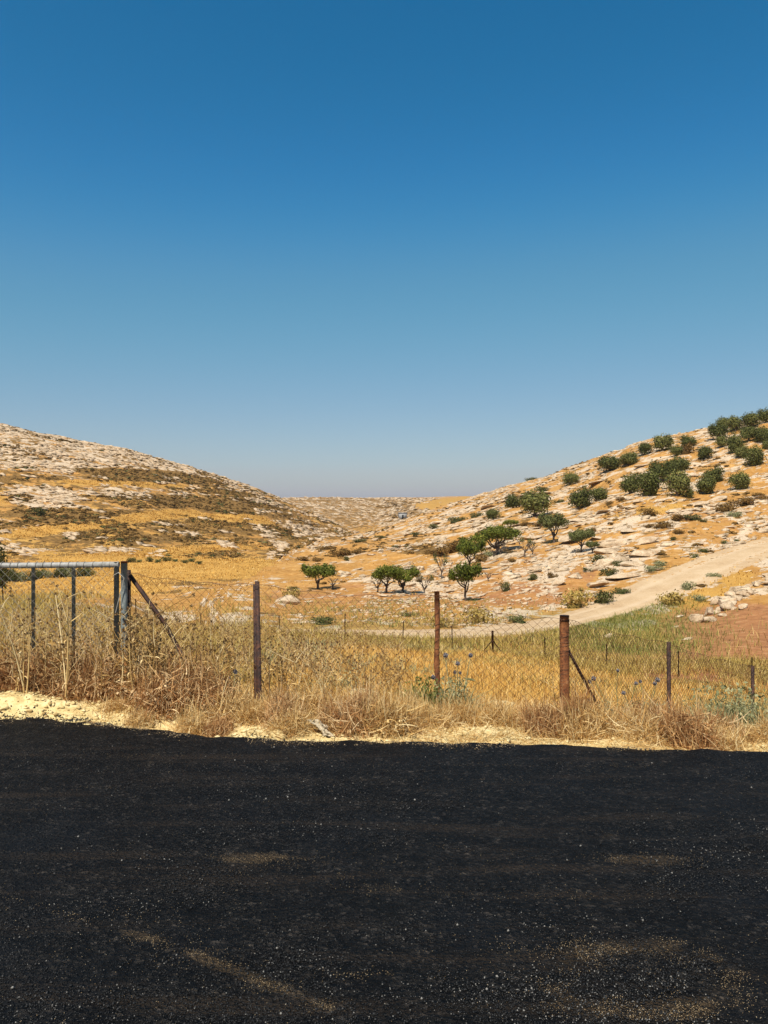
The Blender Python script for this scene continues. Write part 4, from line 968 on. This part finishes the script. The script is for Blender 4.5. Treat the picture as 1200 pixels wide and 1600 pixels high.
# ------------------------------------------------------------------ field grass and weeds
def wedge(n,ylo,yhi,ulo=-.56,uhi=.56,pw=1.0):
    Y=(rng.uniform(ylo**pw,yhi**pw,n))**(1/pw); X=rng.uniform(ulo,uhi,n)*Y; return X,Y
X,Y=wedge(150000,7.9,33,pw=1.25)
px=px_of(X,Y); kh=fbm(X*.35,Y*.25,141)+.25*sst(430,250,px)*sst(30,16,Y)+.35*sst(22,30,Y)
kh=kh-.08*sst(380,560,px)-.02
z=height(X,Y)
thin=rng.random(len(X))<.12+.88*sst(.38,.58,fbm(X*.55,Y*.4,145)); X,Y,z,kh,px=X[thin],Y[thin],z[thin],kh[thin],px[thin]
m=kh+.10*rng.normal(size=len(kh))<.56
P=np.c_[X,Y,z][m]; n_=len(P)
o=mk('field_grass',*blades(P,rng.uniform(.06,.24,n_),.004+.00075*P[:,1],.6,np.clip(rng.normal(.55,.22,n_)+.3*(fbm(P[:,0]*.5,P[:,1]*.4,143)-.5),0,1)),M_GOLD); tag(o,'ripe golden grass filling the fenced field','grass',None,'stuff')
P=np.c_[X,Y,z][~m]; n_=len(P)
o=mk('field_weeds',*blades(P,rng.uniform(.12,.40,n_),.005+.0008*P[:,1],.7,np.clip(rng.normal(.5,.25,n_),0,1)),M_KHAKI); tag(o,'khaki weeds growing through the golden field','grass',None,'stuff')
X,Y=wedge(30000,8.2,30,-.2,.56,1.3); m=(rng.random(len(X))<sst(.52,.66,fbm(X*.5,Y*.35,147))); P=np.c_[X,Y,height(X,Y)][m]; n_=len(P)
o=mk('field_herbs',*blades(P,rng.uniform(.06,.26,n_),.006+.0009*P[:,1],1.0,np.clip(rng.normal(.5,.25,n_),0,1)),M_SAGE); tag(o,'grey-green herbs in patches through the field','herbs',None,'stuff')
# green flush along the track and bank
X,Y=wedge(90000,30,56,pw=1.6); px=px_of(X,Y); _,g=cover2(X,Y); d,_=track_near(X,Y)
side=(Y<np.interp(px,[t[0] for t in TRACK_P],[t[2] for t in TRACK_P]))
m=(rng.random(len(X))<np.exp(-((px-960)/110)**2)*.95*side*sst(33,37,Y)+.15*np.exp(-((px-620)/220)**2))&(d>1.9)
P=np.c_[X,Y,height(X,Y)][m]; n_=len(P)
o=mk('green_weeds',*blades(P,rng.uniform(.16,.48,n_),.030,.9,np.clip(rng.normal(.5,.25,n_),0,1)),M_GREEN); tag(o,'tall fresh green weeds below the track bend','grass',None,'stuff')
X,Y=wedge(60000,30,50,pw=1.6); px=px_of(X,Y); d,_=track_near(X,Y)
m=(rng.random(len(X))<(.6*sst(.42,.6,fbm(X*.2,Y*.2,151))*(1-sst(36,46,Y))+.22*sst(.5,.62,fbm(X*.3,Y*.3,153)))*(1-.9*sst(1010,1080,px)))&(d>2.0)
P=np.c_[X,Y,height(X,Y)][m]; n_=len(P)
o=mk('khaki_weeds',*blades(P,rng.uniform(.25,.65,n_),.032,.6,np.clip(rng.normal(.55,.25,n_),0,1)),M_KHAKI); tag(o,'khaki dry weeds along the foot of the field','grass',None,'stuff')
# tufts over the orchard soil, valley floor and hill terraces
X,Y=wedge(52000,50,125,pw=1.8); px=px_of(X,Y); z=height(X,Y); c=cover(px,800-F*(z-EYE)/Y,Y); d,_=track_near(X,Y)
m=(rng.random(len(X))<np.clip(c[:,0]*1.1-.05,0.03,1))&(d>1.9); P=np.c_[X,Y,z][m]; n_=len(P)
o=mk('stubble',*blades(P,rng.uniform(.08,.24,n_),.05+.0006*P[:,1],.7,np.clip(rng.normal(.5,.22,n_),0,1)),M_GOLD); tag(o,'golden stubble on the valley floor and terraces','grass',None,'stuff')

X,Y,z,px,py,c=hill_pts(90000,'l',112,262,-60,520)
m=rng.random(len(X))<sst(.45,.9,c[:,0]+.9*(fbm(X*.12,Y*.12,155)-.5))*.9; P=np.c_[X,Y,z][m]; n_=len(P)
o=mk('stubble',*blades(P,rng.uniform(.12,.35,n_),.05+.0011*P[:,1],.8,np.clip(rng.normal(.32,.22,n_),0,1),2),M_GOLD); tag(o,'dry golden grass on the terraces of the left hill','grass',None,'stuff')
# ------------------------------------------------------------------ near weeds: dry thistles
def arc(N,p,az,el0,L,curve,K):
    t=np.linspace(0,1,K)[None]; el=el0[:,None]+curve[:,None]*t
    st=L[:,None]/(K-1); dz=np.sin(el)*st; dr=np.cos(el)*st
    r=np.cumsum(dr,1)-dr[:,:1]; zz=np.cumsum(dz,1)-dz[:,:1]
    return np.stack([p[:,0:1]+np.cos(az)[:,None]*r,p[:,1:2]+np.sin(az)[:,None]*r,p[:,2:3]+zz],-1)
def make_thistle(H=.8,nb=9,heads=True,leafn=26,bend=.4,hs=.016):
    N=rng.integers(2,4); az=rng.random(N)*6.28
    main=arc(N,rng.normal(0,.015,(N,3))*np.array((1,1,0)),az,np.full(N,1.45)-rng.random(N)*bend,H*rng.uniform(.75,1,N),rng.normal(0,.35,N),9)
    st=[tubes(main,np.linspace(.0075,.003,9)[None]*np.ones((N,1))*rng.uniform(.8,1.2),4)]
    k=rng.integers(2,8,nb); w=rng.integers(0,N,nb); b0=main[w,k]
    br=arc(nb,b0,rng.random(nb)*6.28,rng.uniform(.4,1.1,nb),H*rng.uniform(.18,.45,nb),rng.normal(.15,.4,nb),6)
    st.append(tubes(br,np.linspace(.0042,.0018,6)[None]*np.ones((nb,1)),3))
    nt=nb*2; w2=rng.integers(0,nb,nt); k2=rng.integers(1,5,nt)
    tw=arc(nt,br[w2,k2],rng.random(nt)*6.28,rng.uniform(.1,1.2,nt),H*rng.uniform(.06,.2,nt),rng.normal(.1,.5,nt),4)
    st.append(tubes(tw,np.linspace(.0024,.0012,4)[None]*np.ones((nt,1)),3))
    tips=np.concatenate([main[:,-1],br[:,-1],tw[::2,-1]])
    hd=[]
    for c in tips:
        d=unit(18); hd.append(leaves(c+d*hs*.6,hs*1.3,np.cross(d,unit(18)),.5))
    lf=[]
    wl=rng.integers(0,N,leafn); kl=rng.integers(0,7,leafn); pl=main[wl,kl]
    la=arc(leafn,pl,rng.random(leafn)*6.28,rng.uniform(-.2,.9,leafn),rng.uniform(.05,.16,leafn)*(H/.8),rng.normal(-1.2,.9,leafn),4)
    side=unit(leafn)
    lf=ribbons(la,np.array((.004,.014,.010,.002))[None]*rng.uniform(.6,1.3,(leafn,1)),side)
    return cat(st),cat(hd),lf
def plant_protos(n,mats,**kw):
    out=[]
    for k in range(n):
        s,h,l=make_thistle(**kw); ds=[]
        for nm,g,mt in (('stems',s,mats[0]),('seed_heads',h,mats[1]),('leaves',l,mats[2])):
            o=mk(nm,*g,mt); ds.append((nm,o.data)); bpy.data.objects.remove(o)
        out.append(ds)
    return out
TH=plant_protos(6,(M_STALK,M_HEAD,M_STALK),H=.85,nb=10,leafn=34)
TB=plant_protos(3,(M_STALK,M_HEAD,M_STALK),H=1.0,nb=7,leafn=10,bend=.25)
def plant(name,pr,px,Y,s,label,catg='weed',group=None,rz=None):
    p=on(px,Y); r=empty(name,p-np.array((0,0,.015)),rng.random()*6.28 if rz is None else rz,s); tag(r,label,catg,group)
    for nm,d in pr: o=bpy.data.objects.new(nm,d); COL.objects.link(o); o.parent=r; o['kind']='stuff'
    return r
# thicket before and behind the gate
for k in range(26):
    px=rng.uniform(-10,345); Y=rng.uniform(6.75,7.35); sc=rng.uniform(.62,1.0)
    plant('dry_thistle',TH[k%6],px,Y,sc,near_label(('tall ' if sc>.85 else 'short ')+'pale dry thistle in the thicket',px,1010),'weed','dry thistles crowding the gate')
for k in range(14):
    px=rng.uniform(350,640); Y=rng.uniform(7.9,9.2); sc=rng.uniform(.45,.75)
    plant('dry_thistle',TH[k%6],px,Y,sc,near_label('thin dry thistle behind the fence',px,1010),'weed','dry thistles behind the middle fence')
for px,Y,s,lb in ((215,6.9,1.02,'tall dark dead stalk leaning in front of the gate post'),(488,7.15,.75,'pale forked dead stalk before the fence, right of leaning post'),(100,6.8,.95,'long pale bent stalk before the gate'),(40,6.75,.85,'long pale bent stalk at the left edge before the gate'),(300,7.0,.75,'pale bare stalk near the foot of the brace'),(870,8.6,.55,'dark dry stalk behind the fence left of corner post'),(250,8.2,1.12,'tallest thin stalk rising behind the brace')):
    plant('dead_stalk',TB[rng.integers(0,3)],px,Y,s,lb)
# mass of the same weeds farther back in the left of the field, past counting
TH_np=[]
for k in range(5):
    s,h,l=make_thistle(H=.7,nb=6,leafn=14,hs=.014); TH_np.append((s,h,l))
X,Y=wedge(560,7.2,24,-.54,.10,1.3); k=fbm(X*.35,Y*.25,141); m=rng.random(len(X))<sst(.1,-.15,X/Y); X,Y=X[m],Y[m]; P=np.c_[X,Y,height(X,Y)-.02]
rz=rng.random(len(P))*6.28; s_=rng.uniform(.55,1.05,len(P)); st=rng.bit_generator.state
o=mk('thistle_stems',*inst([cat([v[0],v[2]]) for v in TH_np],P,rz,s_,rng.random(len(P))),M_STALK); tag(o,'mass of khaki thistle stems in the left of the field','weeds',None,'stuff')
rng.bit_generator.state=st
o=mk('thistle_heads',*inst([v[1] for v in TH_np],P,rz,s_,rng.random(len(P))),M_HEAD); tag(o,'dark seed heads dotting the weeds left of the field','weeds',None,'stuff')

# russet tumbled brush on the verge at the left, straw heaps along the rest
def make_heap(n,rx,h,K=5,wd=.004,leaf=0):
    d=unit(n); d[:,2]=np.abs(d[:,2]); P=d*np.array((rx,rx*.6,h))*rng.uniform(.25,1.0,(n,1))
    A=arc(n,P,rng.random(n)*6.28,rng.normal(.15,.55,n),rng.uniform(.07,.24,n),rng.normal(-.3,1.1,n),K)
    A[...,2]=np.maximum(A[...,2],-.02)
    parts=[ribbons(A,wd*rng.uniform(.5,1.4,(n,1))*np.array((1,1,.9,.7,.4))[None,:K],unit(n))]
    if leaf:
        d=unit(leaf); d[:,2]=np.abs(d[:,2]); C=d*np.array((rx,rx*.6,h))*rng.uniform(.5,1.,(leaf,1))
        parts.append(leaves(C,rng.uniform(.015,.05,leaf),None,.6))
    return cat(parts)
def heap_protos(k,mat,*a,**kw):
    L=[]
    for _ in range(k):
        o=mk('h',*make_heap(*a,**kw),mat); L.append(o.data); bpy.data.objects.remove(o)
    return L
HR=heap_protos(4,M_RUSSET,1700,.36,.27,wd=.0055,leaf=420); HS=heap_protos(4,M_STRAW,1900,.36,.19,wd=.0058,leaf=80); HB=heap_protos(3,M_RUSSET,1800,.36,.2,wd=.0055,leaf=140)
def heap(dat,px,Y,s,label,name,group,sz=None):
    p=on(px,Y); o=bpy.data.objects.new(name,dat[rng.integers(0,len(dat))]); COL.objects.link(o)
    o.location=tuple(p-np.array((0,0,.02))); o.scale=(s,s,s if sz is None else sz); o.rotation_euler=(0,0,rng.random()*6.28); tag(o,label,'brush',group); return o
for k,(px,Y,s) in enumerate(((-25,7.1,1.0),(20,7.15,1.1),(60,7.1,.95),(95,7.15,1.05),(140,7.05,.9),(175,7.0,1.0),(225,6.9,.85),(262,6.75,.9),(300,6.8,.95),(335,6.75,.7),(40,7.2,1.1),(120,7.25,1.1),(205,7.25,1.0),(285,7.2,.95))):
    heap(HR,px,Y,s*1.15,near_label('tumbled russet dry bush on the verge',px,1060),'dry_bush','russet dry bushes on the left verge',s*1.55)
for k,(px,Y,s,fam) in enumerate(((370,6.6,.75,0),(400,6.45,.6,0),(440,6.35,.75,1),(455,6.1,.6,0),(520,6.35,.75,0),(545,6.2,.85,1),(575,6.45,.8,1),(600,6.15,.8,0),(625,6.25,.6,1),(655,6.5,.6,0),(690,6.6,.7,0),(720,6.7,.7,0),(780,6.55,.6,0),(830,6.5,.6,0),(862,6.3,.75,1),(895,6.2,.7,0),(930,6.25,.85,0),(965,6.35,.8,0),(1000,6.1,.85,0),(1030,6.2,1.0,1),(1062,6.0,.9,1),(1010,6.5,.9,1),(905,6.45,.9,1),(845,6.4,.7,1),(1120,6.35,.9,1),(1100,6.1,.8,0),(1130,5.95,.6,0),(1170,6.2,.7,0),(1210,6.2,.8,0),(215,6.42,.45,0),(300,6.35,.6,0),(180,6.7,.45,0),(345,6.3,.6,1),(480,6.6,.8,0),(500,6.9,.7,1),(640,6.9,.7,0))):
    heap((HS,HB)[fam],px,Y,s,near_label(('straw heap','brown straw heap')[fam]+' on the verge',px,1125),'straw_heap','straw heaps along the verge',s*rng.uniform(.9,1.6))
# loose verge straw and upright dry grass
X,Y=wedge(26000,5.75,7.9,-.56,.56); bank=np.exp(-((px_of(X,Y)-70)/150)**2)*(1-sst(6.9,7.05,Y)); m=(rng.random(len(X))>bank)&(Y>edge(X)+.06)&(rng.random(len(X))<sst(.35,.6,fbm(X*2.2,Y*2.2,161)+.25*sst(6.3,7.4,Y))); X,Y=X[m],Y[m]; P=np.c_[X,Y,height(X,Y)+.004]
A=arc(len(P),P,rng.random(len(P))*6.28,rng.normal(.18,.3,len(P)),rng.uniform(.05,.2,len(P)),rng.normal(-.2,.7,len(P)),4); A[...,2]=np.maximum(A[...,2],P[:,2:3])
o=mk('loose_straw',*ribbons(A,np.array((.0045,.004,.0035,.001))[None]*rng.uniform(.6,1.3,(len(P),1)),unit(len(P))),M_STRAW); tag(o,'loose straw littering the pale verge','straw',None,'stuff')
X,Y=wedge(28000,6.5,9.2,-.56,.56); px=px_of(X,Y); m=rng.random(len(X))*(1+6*np.exp(-((px-70)/150)**2)*(1-sst(6.9,7.05,Y)))<sst(.44,.70,fbm(X*1.4,Y*1.4,171)+.30*sst(7.1,8.1,Y)-.08-.14*sst(400,560,px)); X,Y=X[m],Y[m]; P=np.c_[X,Y,height(X,Y)-.005]
o=mk('verge_grass',*blades(P,rng.uniform(.05,.19,len(P)),.006,.9,np.clip(rng.normal(.5,.25,len(P)),0,1)),M_STRAW); tag(o,'dry upright grass along the fence foot','grass',None,'stuff')
# rubble
X,Y=wedge(30000,5.6,7.4,-.56,.56); m=(Y>edge(X)+.02)&(rng.random(len(X))<np.maximum((1-sst(6.1,7.3,Y))*sst(.3,.6,fbm(X*1.8,Y*2.2,181)),np.exp(-((px_of(X,Y)-70)/150)**2)*(1-sst(6.85,7.05,Y))*.8)); X,Y=X[m],Y[m]; z=height(X,Y)
R1=[rock(1,1,rng.uniform(.5,.8),rng.uniform(.3,.6),6,.14,(.3,.8)) for _ in range(10)]
s_=.004+.030*rng.random(len(X))**6
o=mk('verge_rubble',*inst(R1,np.c_[X,Y,z+s_*.25],rng.random(len(X))*6.28,s_,rng.random(len(X))),M_RUB); tag(o,'crumbly pale rubble along the asphalt edge','rubble',None,'stuff')
RB=[]
for k in range(6):
    V,Fa,T=rock(2,1,rng.uniform(.65,.9),rng.uniform(.5,.75),9,.02); o=mk('r',V,Fa,rng.random(1)[0]*np.ones(len(V)),M_RUB); RB.append(o.data); bpy.data.objects.remove(o)
def lump(px,Y,s,label,grp='pale stones on the verge'):
    p=on(px,Y); o=bpy.data.objects.new('verge_stone',RB[rng.integers(0,6)]); COL.objects.link(o); o.location=(p[0],p[1],p[2]+s*.22); o.scale=(s,s,s)
    o.rotation_euler=(rng.normal(0,.2),rng.normal(0,.2),rng.random()*6); tag(o,label,'stone',grp)
lump(435,5.98,.085,'rounded pale stone at the asphalt edge, largest on the verge')
for k in range(34):
    px=rng.uniform(0,1200); X=(px-600)/F*6; Y=edge(np.array([X]))[0]+rng.uniform(.08,.75); lump(px,Y,rng.uniform(.02,.045),near_label('pale verge stone',px,1140))
# torn sack on the verge
K=15; gx,gz=np.meshgrid(np.linspace(-1,1,9),np.linspace(0,1,K))
wv=.055*(1-.25*np.sin(gz*5)); x=gx*wv+.05*gz**2*-1+.05*(1-gz); z=.02+.17*gz+.05*(fbm(gx*3+9,gz*5,195,3)-.5); y=.02*np.sin(gx*5+gz*11)+.11*(fbm(gx*3+5,gz*7,191,3)-.5)-.16*(1-gz)
x=x+.03*(fbm(gx*2,gz*9,193)-.5)
V0=np.c_[x.ravel(),y.ravel(),z.ravel()]; q=np.arange(9*K).reshape(K,9); Fq=np.stack([q[:-1,:-1],q[:-1,1:],q[1:,1:],q[1:,:-1]],-1).reshape(-1,4)
p=on(495,6.0); o=mk('torn_sack',V0,Fq,None,M_SACK); sm=o.modifiers.new('thick','SOLIDIFY'); sm.thickness=.006; o.scale=(.8,.8,.75); o.rotation_euler=(-.25,.15,.4); o.location=tuple(p+np.array((0,.10,-.03))); tag(o,'crumpled torn whitish sack strip lying on the straw','rubbish')
# pale spoil heaps behind the fence
def spoil(px,Y,rx,ry,h,label):
    V,Fa=ICO[4]; V=V.copy(); V=V*(1+.25*(fbm(V[:,0]*3+px,V[:,1]*3+V[:,2]*2,201)-.5)[:,None]+.06*(fbm(V[:,0]*11,V[:,1]*11+V[:,2]*9,203)-.5)[:,None])*np.array((rx,ry,h))
    p=on(px,Y); o=mk('spoil_heap',V,Fa,np.full(len(V),.75),M_RUB); o.location=tuple(p+np.array((0,0,-h*.25))); tag(o,label,'dirt heap')
spoil(566,8.7,.24,.2,.17,'pale dirt heap behind the fence left of the slim post')
spoil(775,8.9,.28,.2,.09,'low pale dirt heap behind the fence between slim and corner posts')
# particular plants by the fence
BALL=[]
for k in range(3):
    d=unit(70); o=mk('head',*cat([leaves(d*.55,.75,np.cross(d,unit(70)),.35),(ICO[1][0]*.6,ICO[1][1].copy(),np.full(len(ICO[1][0]),.3))]),M_BLUE); BALL.append(o.data); bpy.data.objects.remove(o)
def globe_thistle(px,Y,H,nh,spread,label):
    p=on(px,Y); r=empty('globe_thistle',p-np.array((0,0,.02))); tag(r,label,'thistle')
    az=rng.random(nh)*6.28; st=arc(nh,np.zeros((nh,3)),az,1.45-spread*rng.uniform(.3,1,nh),H*rng.uniform(.7,1.,nh),rng.normal(.1,.25,nh),8)
    for k in range(nh):
        sm=mk('stem',*tubes(st[k:k+1],np.linspace(.0055,.003,8)[None],4),M_SAGE,r)
        o=bpy.data.objects.new('flower_head',BALL[k%3]); COL.objects.link(o); o.parent=r; o.location=tuple(st[k,-1]); s_=rng.uniform(.022,.036); o.scale=(s_,s_,s_)
    nl=70; la=arc(nl,st[rng.integers(0,nh,nl),rng.integers(0,5,nl)],rng.random(nl)*6.28,rng.uniform(-.1,1.,nl),rng.uniform(.06,.15,nl),rng.normal(-1.,.8,nl),4)
    o=mk('leaves',*ribbons(la,np.array((.006,.018,.012,.002))[None]*rng.uniform(.6,1.3,(nl,1)),unit(nl)),M_SAGE,r); o['kind']='stuff'
globe_thistle(716,7.75,.56,6,.55,'grey-blue globe thistle right of the slim pipe post'); globe_thistle(975,8.0,.66,6,.8,'sprawling globe thistle right of the corner post brace')
globe_thistle(1003,7.9,.56,4,.5,'smaller globe thistle nearer the thin right post'); globe_thistle(362,7.35,.42,3,.4,'globe thistle low in the weeds left of the leaning post')
def leafy(n,h,w,mat,wd=.012):
    P=rng.normal(0,w*.4,(n,3))*np.array((1,1,0)); return mk('leaf',*blades(P,rng.uniform(.4,1,n)*h,wd,.9,np.clip(rng.normal(.5,.25,n),0,1),4,.4),mat)
def leafplant(name,px,Y,n,h,w,mat,label,wd=.012):
    p=on(px,Y); r=empty(name,p-np.array((0,0,.02)),rng.random()*6); tag(r,label,'plant'); o=leafy(n,h,w,mat,wd); o.parent=r; o['kind']='stuff'
    lv=leaves(rng.normal(0,w*.45,(n,3))*np.array((1,1,0))+np.c_[np.zeros((n,2)),rng.uniform(.2,.9,n)*h],rng.uniform(.02,.05,n),None,.5); q=mk('foliage',*lv,mat); q.parent=r; q['kind']='stuff'
leafplant('green_weed',662,7.6,200,.36,.14,M_LEAFG,'fresh green leafy weed left of the slim pipe post')
leafplant('green_weed',712,7.6,190,.38,.2,M_SAGE,'grey-green leaf clump at the foot of the globe thistle')
leafplant('sage_bush',1150,7.0,800,.52,.36,M_SAGE,'large grey-green bush before the fence at lower right',.009)
leafplant('sage_bush',1090,8.4,420,.36,.45,M_SAGE,'low grey-green growth along the fence between the thin posts',.009)
leafplant('sage_bush',1005,8.1,320,.34,.35,M_SAGE,'grey-green growth under the sprawling blue thistle',.009)
leafplant('sage_bush',530,9.4,240,.35,.45,M_SAGE,'grey-green weed patch behind fence left of pale dirt heap',.010)

# ------------------------------------------------------------------ dusty summer air over the valley
hz=bpy.data.materials.new('valley_air'); hz.use_nodes=True; ht_=hz.node_tree; ht_.nodes.clear()
vo=ht_.nodes.new('ShaderNodeVolumePrincipled'); vo.inputs['Density'].default_value=.00012; vo.inputs['Color'].default_value=(.86,.88,.92,1); vo.inputs['Anisotropy'].default_value=.3
ot=ht_.nodes.new('ShaderNodeOutputMaterial'); ht_.links.new(vo.outputs[0],ot.inputs['Volume'])
V,Fa,T=box((0,0,24),(19000,19000,110)); o=mk('haze',V,Fa,None,hz); tag(o,'thin dusty summer haze over the valley','haze',None,'stuff')
